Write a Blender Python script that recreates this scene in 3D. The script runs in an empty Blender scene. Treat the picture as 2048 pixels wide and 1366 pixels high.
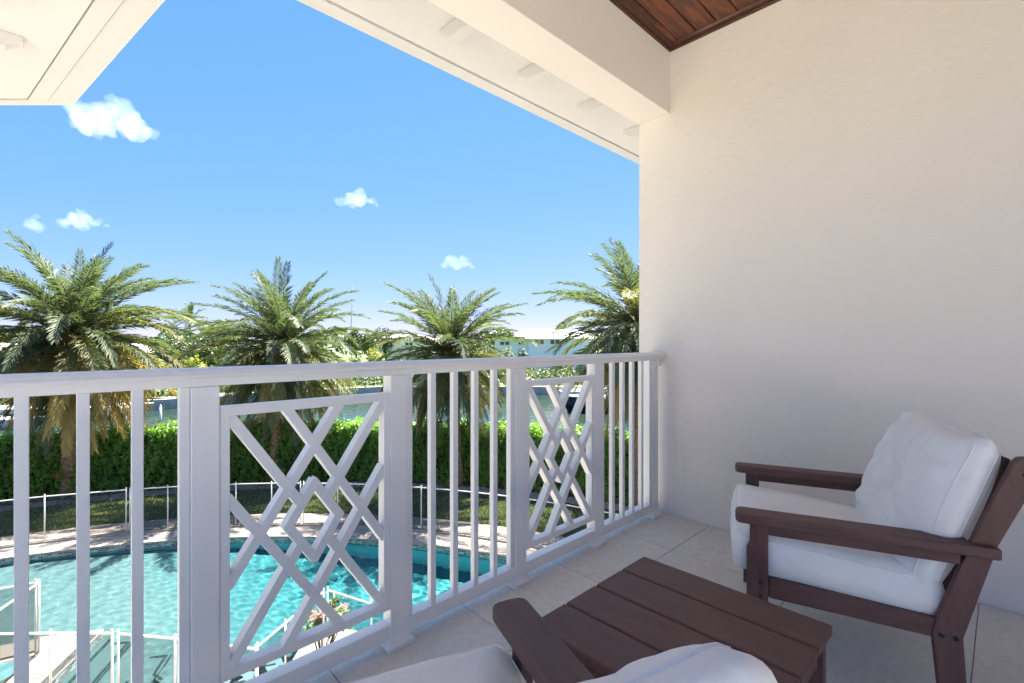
import bpy, bmesh, math, random
import numpy as np
from mathutils import Vector, Matrix, noise, geometry

random.seed(7); RNG = np.random.default_rng(11)
C = bpy.context.scene.collection
SC = bpy.context.scene
R = math.radians
H = 1.16            # eye height above the balcony floor
G = -4.14           # garden level below the balcony floor
RIPPLE = 0.0165
PW = G - 0.15       # pool water level
CW = -5.2           # canal water level
PC = (-6.4544, 2.1638); PR = 15.797      # centre and radius of the pool's far curve

# ------------------------------------------------------------------ camera, sky, sun, exposure
cam_d = bpy.data.cameras.new('camera'); cam = bpy.data.objects.new('camera', cam_d); C.objects.link(cam)
cam.location = (0, 0, H); cam.rotation_euler = (R(90), 0, R(46.1 - 90))
cam_d.sensor_width = 36; cam_d.lens = 951 / 2048 * 36; cam_d.shift_y = -3 / 2048
cam_d.clip_start = 0.05; cam_d.clip_end = 6000
SC.camera = cam
SUN_AZ, SUN_EL = 21.0, 59.0
world = bpy.data.worlds.new('World'); SC.world = world; world.use_nodes = True
wt = world.node_tree; wt.nodes.clear()
wo = wt.nodes.new('ShaderNodeOutputWorld'); wb = wt.nodes.new('ShaderNodeBackground'); sk = wt.nodes.new('ShaderNodeTexSky')
sk.sky_type = 'NISHITA'; sk.sun_disc = False; sk.sun_elevation = R(SUN_EL); sk.sun_rotation = R(90 - SUN_AZ)
sk.altitude = 0; sk.air_density = 0.7; sk.dust_density = 0.0; sk.ozone_density = 10.0
wb.inputs['Strength'].default_value = 0.05
sp = wt.nodes.new('ShaderNodeSeparateColor'); cb = wt.nodes.new('ShaderNodeCombineColor'); wt.links.new(sk.outputs[0], sp.inputs[0])
for i_, (p_, k_) in enumerate(((0.78, 0.72), (0.40, 1.15), (0.28, 2.05))):     # a softer sky: less contrast between zenith and horizon, the same in every direction
    pw = wt.nodes.new('ShaderNodeMath'); pw.operation = 'POWER'; pw.inputs[1].default_value = p_; wt.links.new(sp.outputs[i_], pw.inputs[0])
    ml = wt.nodes.new('ShaderNodeMath'); ml.operation = 'MULTIPLY'; ml.inputs[1].default_value = k_; wt.links.new(pw.outputs[0], ml.inputs[0]); wt.links.new(ml.outputs[0], cb.inputs[i_])
wt.links.new(cb.outputs[0], wb.inputs[0]); wt.links.new(wb.outputs[0], wo.inputs[0])
sun_d = bpy.data.lights.new('sun', 'SUN'); sun = bpy.data.objects.new('sun', sun_d); C.objects.link(sun)
sun_d.energy = 4.4; sun_d.angle = R(0.55); sun_d.cycles.is_caustics_light = True; sun_d.color = (1.0, 0.94, 0.84)
sdir = Vector((math.cos(R(SUN_EL)) * math.cos(R(SUN_AZ)), math.cos(R(SUN_EL)) * math.sin(R(SUN_AZ)), math.sin(R(SUN_EL))))
sun.rotation_euler = sdir.to_track_quat('Z', 'Y').to_euler(); sun.location = (30, 12, 40)
SC.view_settings.view_transform = 'Standard'; SC.view_settings.look = 'None'
SC.view_settings.gamma = 1.0; SC.view_settings.use_curve_mapping = False
SC.view_settings.exposure = 2.92
SC.render.engine = 'CYCLES'
cy = SC.cycles
cy.use_denoising = True; cy.max_bounces = 10; cy.diffuse_bounces = 5; cy.glossy_bounces = 4
cy.transmission_bounces = 6; cy.transparent_max_bounces = 16; cy.volume_bounces = 6
cy.sample_clamp_indirect = 6.0; cy.caustics_reflective = False; cy.caustics_refractive = True

# ------------------------------------------------------------------ materials
def new_mat(name):
    m = bpy.data.materials.new(name); m.use_nodes = True
    nt = m.node_tree; b = nt.nodes['Principled BSDF']
    return m, nt, b
def node(nt, typ, **kw):
    n = nt.nodes.new(typ)
    for k, v in kw.items(): setattr(n, k, v)
    return n
def ramp(nt, fac, stops):
    r = nt.nodes.new('ShaderNodeValToRGB'); e = r.color_ramp.elements
    e[0].position, e[0].color = stops[0][0], (*stops[0][1], 1)
    e[1].position, e[1].color = stops[-1][0], (*stops[-1][1], 1)
    for p, c in stops[1:-1]:
        x = e.new(p); x.color = (*c, 1)
    nt.links.new(fac, r.inputs[0]); return r.outputs[0]
def tex_noise(nt, scale, detail=4, rough=0.55, vec=None, stretch=None):
    if vec is None:
        tc = nt.nodes.new('ShaderNodeTexCoord'); vec = tc.outputs['Object']
    if stretch:
        mp = nt.nodes.new('ShaderNodeMapping'); mp.inputs['Scale'].default_value = stretch
        nt.links.new(vec, mp.inputs[0]); vec = mp.outputs[0]
    n = nt.nodes.new('ShaderNodeTexNoise'); n.inputs['Scale'].default_value = scale
    n.inputs['Detail'].default_value = detail; n.inputs['Roughness'].default_value = rough
    nt.links.new(vec, n.inputs['Vector']); return n.outputs['Fac']
def bump(nt, b, h, strength=0.2, dist=0.01, prev=None):
    n = nt.nodes.new('ShaderNodeBump'); n.inputs['Strength'].default_value = strength; n.inputs['Distance'].default_value = dist
    nt.links.new(h, n.inputs['Height'])
    if prev: nt.links.new(prev, n.inputs['Normal'])
    nt.links.new(n.outputs[0], b.inputs['Normal']); return n.outputs[0]
def mix_col(nt, fac, a, c, mode='MIX'):
    m = nt.nodes.new('ShaderNodeMix'); m.data_type = 'RGBA'; m.blend_type = mode
    for s, v in ((0, fac), (6, a), (7, c)):
        if hasattr(v, 'links'): nt.links.new(v, m.inputs[s])
        else: m.inputs[s].default_value = v if s == 0 else (*v, 1)
    return m.outputs[2]
def simple(name, col, rough=0.5, var=0.0, scale=6, bump_s=0.0, bscale=150, spec=0.5, metal=0.0, rand=0.0):
    m, nt, b = new_mat(name)
    b.inputs['Roughness'].default_value = rough; b.inputs['Specular IOR Level'].default_value = spec; b.inputs['Metallic'].default_value = metal
    c = None
    if var:
        f = tex_noise(nt, scale, 5)
        lo = [max(0, x * (1 - var)) for x in col]; hi = [min(1, x * (1 + var)) for x in col]
        c = ramp(nt, f, [(0.3, lo), (0.7, hi)])
    if rand:
        oi = nt.nodes.new('ShaderNodeObjectInfo')
        v = ramp(nt, oi.outputs['Random'], [(0, [1 - rand] * 3), (1, [1] * 3)])
        c = mix_col(nt, 1.0, c if c is not None else col, v, 'MULTIPLY')
    if c is not None: nt.links.new(c, b.inputs['Base Color'])
    else: b.inputs['Base Color'].default_value = (*col, 1)
    if bump_s: bump(nt, b, tex_noise(nt, bscale, 3), bump_s, 0.003)
    return m
M = {}
def stucco(name, col, s=0.5):
    m, nt, b = new_mat(name); b.inputs['Roughness'].default_value = 0.85; b.inputs['Specular IOR Level'].default_value = 0.25
    f = tex_noise(nt, 1.3, 6, 0.6)
    nt.links.new(ramp(nt, f, [(0.3, [x * 0.955 for x in col]), (0.7, col)]), b.inputs['Base Color'])
    n1 = bump(nt, b, tex_noise(nt, 190, 3, 0.6), s, 0.004)
    bump(nt, b, tex_noise(nt, 26, 3, 0.6), s * 0.35, 0.01, n1)
    return m
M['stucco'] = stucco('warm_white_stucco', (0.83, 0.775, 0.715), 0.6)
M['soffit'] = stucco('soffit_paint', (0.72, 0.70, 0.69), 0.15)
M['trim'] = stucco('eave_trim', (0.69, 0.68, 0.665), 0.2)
M['rail'] = simple('white_powder_coat', (0.82, 0.805, 0.785), 0.32, 0.02, 3, 0.02, 400)
M['boltm'] = simple('black_bolt', (0.012, 0.013, 0.018), 0.35)
def tile_mat(name, col, dark, rough=0.42):
    m, nt, b = new_mat(name); b.inputs['Roughness'].default_value = rough
    tc = nt.nodes.new('ShaderNodeTexCoord'); oi = nt.nodes.new('ShaderNodeObjectInfo')
    ad = node(nt, 'ShaderNodeVectorMath', operation='MULTIPLY_ADD'); nt.links.new(oi.outputs['Random'], ad.inputs[0])
    ad.inputs[1].default_value = (13, 7, 5); nt.links.new(tc.outputs['Object'], ad.inputs[2])
    f1 = tex_noise(nt, 3.2, 8, 0.68, ad.outputs[0], (1, 2.2, 1)); f2 = tex_noise(nt, 34, 6, 0.7, ad.outputs[0]); f3 = tex_noise(nt, 150, 2, 0.6, ad.outputs[0])
    c = ramp(nt, f1, [(0.28, dark), (0.5, [(a + d) / 2 for a, d in zip(col, dark)]), (0.68, col)])
    c = mix_col(nt, 0.35, c, ramp(nt, f2, [(0.35, [x * 0.72 for x in dark]), (0.62, col)]), 'MIX')
    c = mix_col(nt, 1.0, c, ramp(nt, f3, [(0.27, (0.80, 0.78, 0.75)), (0.37, (1, 1, 1))]), 'MULTIPLY')
    c = mix_col(nt, 1.0, c, ramp(nt, oi.outputs['Random'], [(0, (0.90, 0.90, 0.90)), (1, (1, 1, 1))]), 'MULTIPLY')
    nt.links.new(c, b.inputs['Base Color']); bump(nt, b, f2, 0.12, 0.002)
    return m
M['tile'] = tile_mat('limestone_tile', (0.80, 0.755, 0.69), (0.68, 0.635, 0.575))
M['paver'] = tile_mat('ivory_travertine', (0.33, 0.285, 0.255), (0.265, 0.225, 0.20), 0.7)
M['bounce_terrace'] = tile_mat('bounce_terrace_stone', (0.80, 0.76, 0.70), (0.74, 0.69, 0.62), 0.7)  # pale stone of the added slabs that reflect daylight inward
M['grout'] = simple('grout', (0.30, 0.27, 0.24), 0.9)
def wood_mat():
    m, nt, b = new_mat('stained_ceiling_wood'); b.inputs['Roughness'].default_value = 0.33
    tc = nt.nodes.new('ShaderNodeTexCoord'); oi = nt.nodes.new('ShaderNodeObjectInfo')
    ad = node(nt, 'ShaderNodeVectorMath', operation='MULTIPLY_ADD'); nt.links.new(oi.outputs['Random'], ad.inputs[0])
    ad.inputs[1].default_value = (31, 17, 9); nt.links.new(tc.outputs['Object'], ad.inputs[2])
    f = tex_noise(nt, 2.2, 3, 0.5, ad.outputs[0], (1.0, 9, 9))
    w = nt.nodes.new('ShaderNodeMath'); w.operation = 'MULTIPLY'; w.inputs[1].default_value = 24; nt.links.new(f, w.inputs[0])
    s = nt.nodes.new('ShaderNodeMath'); s.operation = 'SINE'; nt.links.new(w.outputs[0], s.inputs[0])
    mr = nt.nodes.new('ShaderNodeMapRange'); mr.inputs[1].default_value = -1; nt.links.new(s.outputs[0], mr.inputs[0])
    c = ramp(nt, mr.outputs[0], [(0.0, (0.085, 0.022, 0.009)), (0.6, (0.16, 0.042, 0.014)), (1.0, (0.21, 0.058, 0.019))])
    f2 = tex_noise(nt, 3.0, 4, 0.6, ad.outputs[0], (1, 3, 3))
    c = mix_col(nt, 1.0, c, ramp(nt, f2, [(0.3, (0.55, 0.55, 0.55)), (0.65, (1, 1, 1))]), 'MULTIPLY')
    nt.links.new(c, b.inputs['Base Color']); return m
M['wood'] = wood_mat(); M['wood_trim'] = simple('dark_wood_trim', (0.062, 0.018, 0.011), 0.3, 0.3, 12)
def hdpe(name, col, axis):
    m, nt, b = new_mat(name); b.inputs['Roughness'].default_value = 0.52; b.inputs['Specular IOR Level'].default_value = 0.35
    st = [60, 60, 60]; st[axis] = 7
    f = tex_noise(nt, 1.0, 5, 0.65, None, tuple(st)); f2 = tex_noise(nt, 420, 2, 0.6)
    c = ramp(nt, f, [(0.3, [x * 0.78 for x in col]), (0.5, col), (0.75, [x * 1.28 for x in col])])
    c = mix_col(nt, 1.0, c, ramp(nt, f2, [(0.34, (0.72, 0.72, 0.72)), (0.55, (1, 1, 1))]), 'MULTIPLY')
    nt.links.new(c, b.inputs['Base Color'])
    n1 = bump(nt, b, f, 0.25, 0.0012); bump(nt, b, f2, 0.25, 0.0006, n1); return m
BR = (0.130, 0.066, 0.056)
M['brown_x'] = hdpe('brown_lumber_x', BR, 0); M['brown_y'] = hdpe('brown_lumber_y', BR, 1); M['brown_z'] = hdpe('brown_lumber_z', BR, 2)
def fabric():
    m, nt, b = new_mat('white_canvas'); b.inputs['Roughness'].default_value = 0.9; b.inputs['Specular IOR Level'].default_value = 0.15
    b.inputs['Sheen Weight'].default_value = 0.15
    f = tex_noise(nt, 3.5, 5, 0.6); c = ramp(nt, f, [(0.3, (0.80, 0.77, 0.735)), (0.65, (0.87, 0.845, 0.815))])
    nt.links.new(c, b.inputs['Base Color'])
    n1 = bump(nt, b, tex_noise(nt, 900, 1), 0.12, 0.0006)
    bump(nt, b, tex_noise(nt, 7.0, 4, 0.55, None, (1.0, 1.5, 1.0)), 0.28, 0.025, n1); return m
M['fabric'] = fabric(); M['zip'] = simple('zipper_metal', (0.7, 0.7, 0.7), 0.3, metal=0.6)
def leaf_mat(name, a, bcol, rough=0.42, trans=0.25, attr=True, spec=0.5):
    m, nt, b = new_mat(name); b.inputs['Roughness'].default_value = rough; b.inputs['Specular IOR Level'].default_value = spec
    if attr:
        at = nt.nodes.new('ShaderNodeAttribute'); at.attribute_name = 'tint'; fac = at.outputs['Fac']
    else:
        fac = nt.nodes.new('ShaderNodeObjectInfo').outputs['Random']
    c = ramp(nt, fac, [(0, a), (1, bcol)]); nt.links.new(c, b.inputs['Base Color'])
    tr = nt.nodes.new('ShaderNodeBsdfTranslucent'); nt.links.new(mix_col(nt, 1.0, c, (1.0, 1.12, 0.55), 'MULTIPLY'), tr.inputs[0])
    mx = nt.nodes.new('ShaderNodeMixShader'); mx.inputs[0].default_value = trans
    nt.links.new(b.outputs[0], mx.inputs[1]); nt.links.new(tr.outputs[0], mx.inputs[2])
    nt.links.new(mx.outputs[0], nt.nodes['Material Output'].inputs[0]); return m
M['frond_green'] = leaf_mat('frond_green', (0.085, 0.115, 0.065), (0.145, 0.172, 0.098), 0.5, 0.35, spec=0.3)
M['frond_olive'] = leaf_mat('frond_olive', (0.17, 0.17, 0.07), (0.25, 0.235, 0.09), 0.5, 0.35, spec=0.3)
M['frond_gold'] = leaf_mat('frond_gold', (0.36, 0.26, 0.075), (0.50, 0.36, 0.12), 0.5, 0.3)
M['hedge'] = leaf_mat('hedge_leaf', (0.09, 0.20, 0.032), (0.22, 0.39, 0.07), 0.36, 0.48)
M['hedge_core'] = simple('hedge_dark_core', (0.025, 0.03, 0.012), 0.9)  # dark filling for the light-blocking core of the hedge
M['tree_dark'] = leaf_mat('tree_leaf_dark', (0.03, 0.06, 0.022), (0.08, 0.115, 0.04), 0.5, 0.2)
M['tree_mid'] = leaf_mat('tree_leaf_mid', (0.06, 0.11, 0.025), (0.14, 0.19, 0.05), 0.5, 0.25)
M['tree_yellow'] = leaf_mat('tree_leaf_yellow', (0.22, 0.27, 0.03), (0.42, 0.40, 0.05), 0.5, 0.3)
M['spiky'] = leaf_mat('spiky_leaf', (0.10, 0.19, 0.03), (0.22, 0.30, 0.06), 0.35, 0.25)
M['orange_leaf'] = leaf_mat('orange_leaf', (0.35, 0.16, 0.04), (0.5, 0.3, 0.06), 0.45, 0.2)
M['pink'] = simple('pink_flower', (0.62, 0.22, 0.24), 0.6)
M['bark'] = simple('palm_bark', (0.20, 0.135, 0.085), 0.9, 0.45, 9, 0.5, 40)
M['bark_dark'] = simple('tree_bark', (0.12, 0.09, 0.065), 0.9, 0.35, 8)
M['boot'] = simple('palm_boot', (0.30, 0.20, 0.115), 0.85, 0.4, 14, 0.4, 60)
M['fibre'] = simple('palm_fibre', (0.26, 0.10, 0.035), 0.9, 0.4, 20)
M['stalk'] = simple('fruit_stalk', (0.26, 0.11, 0.03), 0.6, 0.3, 20)
def lawn():
    m, nt, b = new_mat('lawn_grass'); b.inputs['Roughness'].default_value = 0.9; b.inputs['Specular IOR Level'].default_value = 0.1
    f = tex_noise(nt, 1.2, 6, 0.65); f2 = tex_noise(nt, 60, 3, 0.7)
    c = ramp(nt, f, [(0.3, (0.075, 0.105, 0.03)), (0.7, (0.14, 0.165, 0.05))])
    c = mix_col(nt, 1.0, c, ramp(nt, f2, [(0.3, (0.5, 0.5, 0.5)), (0.7, (1, 1, 1))]), 'MULTIPLY')
    nt.links.new(c, b.inputs['Base Color']); bump(nt, b, f2, 0.9, 0.03); return m
M['lawn'] = lawn(); M['blade'] = leaf_mat('grass_blade', (0.08, 0.115, 0.03), (0.17, 0.195, 0.06), 0.6, 0.25)
M['mulch'] = simple('mulch', (0.16, 0.10, 0.075), 0.95, 0.5, 30, 0.8, 80)
M['gravel'] = simple('gravel', (0.40, 0.33, 0.29), 0.8, 0.3, 20)
M['bank'] = simple('far_bank_ground', (0.12, 0.16, 0.06), 0.9, 0.4, 0.5)
M['concrete'] = simple('seawall_concrete', (0.42, 0.40, 0.37), 0.85, 0.25, 1.5, 0.3, 20)
M['deckboard'] = simple('dock_board', (0.62, 0.58, 0.55), 0.8, 0.12, 4, rand=0.12)
M['white'] = simple('white_paint', (0.80, 0.80, 0.80), 0.4, 0.03, 2)
M['pvc'] = simple('white_fence_tube', (0.64, 0.61, 0.57), 0.4)
M['navy'] = simple('navy_gelcoat', (0.012, 0.016, 0.045), 0.12)
M['black'] = simple('black_rubber', (0.015, 0.015, 0.018), 0.6)
M['teak'] = simple('boat_upholstery', (0.32, 0.16, 0.10), 0.6, 0.2, 5)
M['bluewall'] = stucco('pale_blue_stucco', (0.72, 0.80, 0.92), 0.2)
M['tealwall'] = stucco('teal_stucco', (0.60, 0.74, 0.78), 0.2)
M['pinkwall'] = stucco('pale_pink_stucco', (0.68, 0.58, 0.53), 0.2)
M['roof_white'] = simple('white_tile_roof', (0.74, 0.70, 0.68), 0.7, 0.06, 3)
M['roof_grey'] = simple('grey_brown_roof', (0.26, 0.20, 0.18), 0.8, 0.2, 3)
M['pane'] = simple('dark_window_glass', (0.07, 0.085, 0.075), 0.08, 0.5, 0.8)
M['mast'] = simple('dark_mast', (0.06, 0.06, 0.07), 0.4)
def mesh_screen():
    m, nt, b = new_mat('pool_fence_mesh'); b.inputs['Base Color'].default_value = (0.02, 0.03, 0.03, 1); b.inputs['Roughness'].default_value = 0.8
    t = nt.nodes.new('ShaderNodeBsdfTransparent'); mx = nt.nodes.new('ShaderNodeMixShader'); mx.inputs[0].default_value = 0.40
    nt.links.new(t.outputs[0], mx.inputs[1]); nt.links.new(b.outputs[0], mx.inputs[2]); nt.links.new(mx.outputs[0], nt.nodes['Material Output'].inputs[0]); return m
M['screen'] = mesh_screen()
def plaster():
    m, nt, b = new_mat('depth_tinted_plaster'); b.inputs['Roughness'].default_value = 0.8
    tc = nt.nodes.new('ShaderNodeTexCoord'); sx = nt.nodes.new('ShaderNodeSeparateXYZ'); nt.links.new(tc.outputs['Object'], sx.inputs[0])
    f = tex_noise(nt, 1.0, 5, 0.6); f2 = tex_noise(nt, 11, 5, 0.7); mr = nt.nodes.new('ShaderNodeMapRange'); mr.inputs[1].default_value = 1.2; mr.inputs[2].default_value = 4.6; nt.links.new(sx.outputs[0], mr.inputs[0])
    c = ramp(nt, mr.outputs[0], [(0.0, (0.125, 0.170, 0.178)), (0.5, (0.040, 0.145, 0.165)), (1.0, (0.016, 0.155, 0.182))])  # colour deepens along x, standing in for light absorbed by deeper water
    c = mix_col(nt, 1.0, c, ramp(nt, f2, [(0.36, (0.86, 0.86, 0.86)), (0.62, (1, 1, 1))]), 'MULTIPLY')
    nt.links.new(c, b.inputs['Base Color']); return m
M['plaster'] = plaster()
M['pool_wall'] = simple('brightened_pool_wall', (0.16, 0.60, 0.64), 0.6, 0.05, 3)  # painted lighter than the floor finish to lift the shaded wall
def mosaic():
    m, nt, b = new_mat('glass_mosaic'); b.inputs['Roughness'].default_value = 0.15
    uv = nt.nodes.new('ShaderNodeUVMap')
    br = nt.nodes.new('ShaderNodeTexBrick'); br.offset = 0.5; br.squash = 1.0
    br.inputs['Scale'].default_value = 1.0; br.inputs['Mortar Size'].default_value = 0.006; br.inputs['Brick Width'].default_value = 0.11; br.inputs['Row Height'].default_value = 0.042
    br.inputs['Color1'].default_value = (0, 0, 0, 1); br.inputs['Color2'].default_value = (1, 1, 1, 1); br.inputs['Mortar'].default_value = (0.5, 0.5, 0.5, 1)
    nt.links.new(uv.outputs[0], br.inputs[0])
    wn = nt.nodes.new('ShaderNodeTexWhiteNoise'); wn.noise_dimensions = '1D'; nt.links.new(br.outputs[0], wn.inputs['W'])
    c = ramp(nt, br.outputs[0], [(0.0, (0.012, 0.02, 0.03)), (0.35, (0.03, 0.07, 0.085)), (0.6, (0.09, 0.20, 0.20)), (0.85, (0.22, 0.34, 0.32)), (1.0, (0.35, 0.42, 0.38))])
    c = mix_col(nt, br.outputs[1], c, (0.42, 0.46, 0.44)); nt.links.new(c, b.inputs['Base Color']); return m
M['mosaic'] = mosaic()
M['mosaic_dark'] = simple('dark_mosaic', (0.035, 0.05, 0.06), 0.25, 0.8, 22)
def pool_water():
    m = bpy.data.materials.new('pool_water'); m.use_nodes = True; nt = m.node_tree; nt.nodes.clear()
    out = nt.nodes.new('ShaderNodeOutputMaterial'); g = nt.nodes.new('ShaderNodeBsdfGlass'); g.inputs['IOR'].default_value = 1.33; g.inputs['Roughness'].default_value = 0.0
    nt.links.new(g.outputs[0], out.inputs['Surface'])
    g.inputs['Color'].default_value = (0.80, 0.99, 0.995, 1)
    return m
M['pool_water'] = pool_water()
def canal():
    m, nt, b = new_mat('canal_water'); b.inputs['Base Color'].default_value = (0.018, 0.034, 0.026, 1); b.inputs['Roughness'].default_value = 0.04; b.inputs['IOR'].default_value = 1.33
    f1 = tex_noise(nt, 0.9, 4, 0.6, None, (1, 1, 1)); f2 = tex_noise(nt, 0.16, 2)
    n1 = bump(nt, b, f1, 0.5, 0.12); bump(nt, b, f2, 0.4, 0.5, n1); return m
M['canal'] = canal()
def cloud_mat():
    m = bpy.data.materials.new('cloud_vapour'); m.use_nodes = True; nt = m.node_tree; nt.nodes.clear()
    o = nt.nodes.new('ShaderNodeOutputMaterial'); v = nt.nodes.new('ShaderNodeVolumeScatter'); v.inputs['Color'].default_value = (1, 1, 1, 1)
    v.inputs['Density'].default_value = 0.0045; v.inputs['Anisotropy'].default_value = 0.2
    nt.links.new(v.outputs[0], o.inputs['Volume']); return m
M['cloud'] = cloud_mat()

# ------------------------------------------------------------------ object helpers
def link(name, me, mat=None, parent=None, loc=None, rot=None, smooth=False):
    o = bpy.data.objects.new(name, me); C.objects.link(o)
    if mat is not None and len(me.materials) == 0: me.materials.append(mat)
    if parent is not None: o.parent = parent
    if loc is not None: o.location = loc
    if rot is not None: o.rotation_euler = rot
    if smooth:
        me.polygons.foreach_set('use_smooth', [True] * len(me.polygons))
    return o
def tag(o, label=None, cat=None, group=None, kind=None):
    if label: o['label'] = label
    if cat: o['category'] = cat
    if group: o['group'] = group
    if kind: o['kind'] = kind
    return o
def empty(name, loc=(0, 0, 0), rz=0, label=None, cat=None, group=None):
    o = bpy.data.objects.new(name, None); C.objects.link(o); o.location = loc; o.rotation_euler = (0, 0, rz); o.empty_display_size = 0.2
    return tag(o, label, cat, group)
def copy_tree(o, parent=None):
    c = o.copy(); C.objects.link(c); c.parent = parent
    for ch in list(o.children): copy_tree(ch, c)
    return c
def me_from(name, vs, fs, bevel=0.0, seg=1, angle=30):
    bm = bmesh.new()
    bv = [bm.verts.new(v) for v in vs]
    for f in fs:
        try: bm.faces.new([bv[i] for i in f])
        except ValueError: pass
    bmesh.ops.recalc_face_normals(bm, faces=bm.faces)
    if bevel > 0:
        es = [e for e in bm.edges if len(e.link_faces) == 2 and e.calc_face_angle(0) > R(angle)]
        bmesh.ops.bevel(bm, geom=es, offset=bevel, segments=seg, affect='EDGES', clamp_overlap=True, profile=0.5)
    me = bpy.data.meshes.new(name); bm.to_mesh(me); bm.free(); return me
def box_me(x0, x1, y0, y1, z0, z1, bevel=0.0, seg=1, name='box_part'):
    vs = [(x, y, z) for z in (z0, z1) for x, y in ((x0, y0), (x1, y0), (x1, y1), (x0, y1))]
    fs = [(3, 2, 1, 0), (4, 5, 6, 7), (0, 1, 5, 4), (1, 2, 6, 5), (2, 3, 7, 6), (3, 0, 4, 7)]
    return me_from(name, vs, fs, bevel, seg)
def box(name, x0, x1, y0, y1, z0, z1, mat, parent=None, bevel=0.0, seg=1):
    return link(name, box_me(x0, x1, y0, y1, z0, z1, bevel, seg, name), mat, parent)
def prism_me(name, pts, a0, a1, axis='y', bevel=0.0, seg=1):
    """polygon pts extruded from a0 to a1 along axis; pts are (x,z) for y, (x,y) for z, (y,z) for x"""
    def P(p, a):
        return {'y': (p[0], a, p[1]), 'z': (p[0], p[1], a), 'x': (a, p[0], p[1])}[axis]
    n = len(pts); vs = [P(p, a0) for p in pts] + [P(p, a1) for p in pts]
    fs = [tuple(range(n)), tuple(range(2 * n - 1, n - 1, -1))] + [(i, (i + 1) % n, n + (i + 1) % n, n + i) for i in range(n)]
    return me_from(name, vs, fs, bevel, seg)
def prism(name, pts, a0, a1, axis, mat, parent=None, bevel=0.0, seg=1):
    return link(name, prism_me(name, pts, a0, a1, axis, bevel, seg), mat, parent)
def tube_me(name, pts, rad, seg=8, cap=True):
    pts = [Vector(p) for p in pts]; n = len(pts); rr = rad if isinstance(rad, (list, tuple)) else [rad] * n
    vs, fs = [], []
    up0 = Vector((0, 0, 1))
    for i, p in enumerate(pts):
        d = (pts[min(i + 1, n - 1)] - pts[max(i - 1, 0)]).normalized()
        a = d.cross(up0)
        if a.length < 1e-3: a = d.cross(Vector((1, 0, 0)))
        a.normalize(); b = d.cross(a)
        for k in range(seg):
            t = 2 * math.pi * k / seg; vs.append(p + (a * math.cos(t) + b * math.sin(t)) * rr[i])
    for i in range(n - 1):
        for k in range(seg):
            k2 = (k + 1) % seg; fs.append((i * seg + k, i * seg + k2, (i + 1) * seg + k2, (i + 1) * seg + k))
    if cap: fs += [tuple(range(seg - 1, -1, -1)), tuple(range((n - 1) * seg, n * seg))]
    me = bpy.data.meshes.new(name); me.from_pydata([tuple(v) for v in vs], [], fs)
    me.polygons.foreach_set('use_smooth', [True] * len(me.polygons)); return me
def tube(name, pts, rad, mat, parent=None, seg=8): return link(name, tube_me(name, pts, rad, seg), mat, parent)
def mesh_np(name, V, F, tint=None, smooth=False):
    """quads or tris from numpy arrays"""
    me = bpy.data.meshes.new(name); nv, nf, k = len(V), len(F), F.shape[1]
    me.vertices.add(nv); me.vertices.foreach_set('co', np.ascontiguousarray(V, dtype=np.float32).ravel())
    me.loops.add(nf * k); me.loops.foreach_set('vertex_index', np.ascontiguousarray(F, dtype=np.int32).ravel())
    me.polygons.add(nf); me.polygons.foreach_set('loop_start', np.arange(0, nf * k, k, dtype=np.int32))
    if smooth: me.polygons.foreach_set('use_smooth', np.ones(nf, dtype=bool))
    if tint is not None:
        a = me.attributes.new('tint', 'FLOAT', 'POINT'); a.data.foreach_set('value', np.ascontiguousarray(tint, dtype=np.float32))
    me.update(calc_edges=True); me.validate(); return me
def leaf_cloud(P, N, L, W, fold=0.25, rnd=0.7, tint=None, droop=None):
    """folded diamond leaves at points P with rough outward normals N"""
    n = len(P)
    d = RNG.normal(size=(n, 3)); nn = N + rnd * d; nn /= np.linalg.norm(nn, axis=1, keepdims=True)
    t = RNG.normal(size=(n, 3)); t -= (t * nn).sum(1, keepdims=True) * nn; t /= np.linalg.norm(t, axis=1, keepdims=True)
    if droop is not None:
        t = t + droop; t -= (t * nn).sum(1, keepdims=True) * nn; t /= np.linalg.norm(t, axis=1, keepdims=True)
    s = np.cross(nn, t); L = L[:, None]; W = W[:, None]
    base = P - t * L * 0.5; tip = P + t * L * 0.5
    a = P + s * W * 0.5 + nn * W * fold + t * L * 0.08; b = P - s * W * 0.5 + nn * W * fold + t * L * 0.08
    V = np.stack([base, a, tip, b], 1).reshape(-1, 3)
    i = np.arange(n)[:, None] * 4
    F = np.concatenate([i + np.array([[0, 1, 2]]), i + np.array([[0, 2, 3]])], 0)
    tv = RNG.random(n) if tint is None else tint
    return V, F, np.repeat(tv, 4)
def pol(th, off, z=G):
    a = R(th); return (PC[0] + (PR + off) * math.cos(a), PC[1] + (PR + off) * math.sin(a), z)
def cam_pt(px, depth, z=None, py=None):
    """world point seen at photo column px at a given depth; used once to lay out the far bank"""
    A = R(46.1); fx, fy = math.cos(A), math.sin(A); l = (px - 1024) / 951 * depth
    zz = z if z is not None else H + (680 - py) / 951 * depth
    return (depth * fx + l * fy, depth * fy - l * fx, zz)

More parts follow.
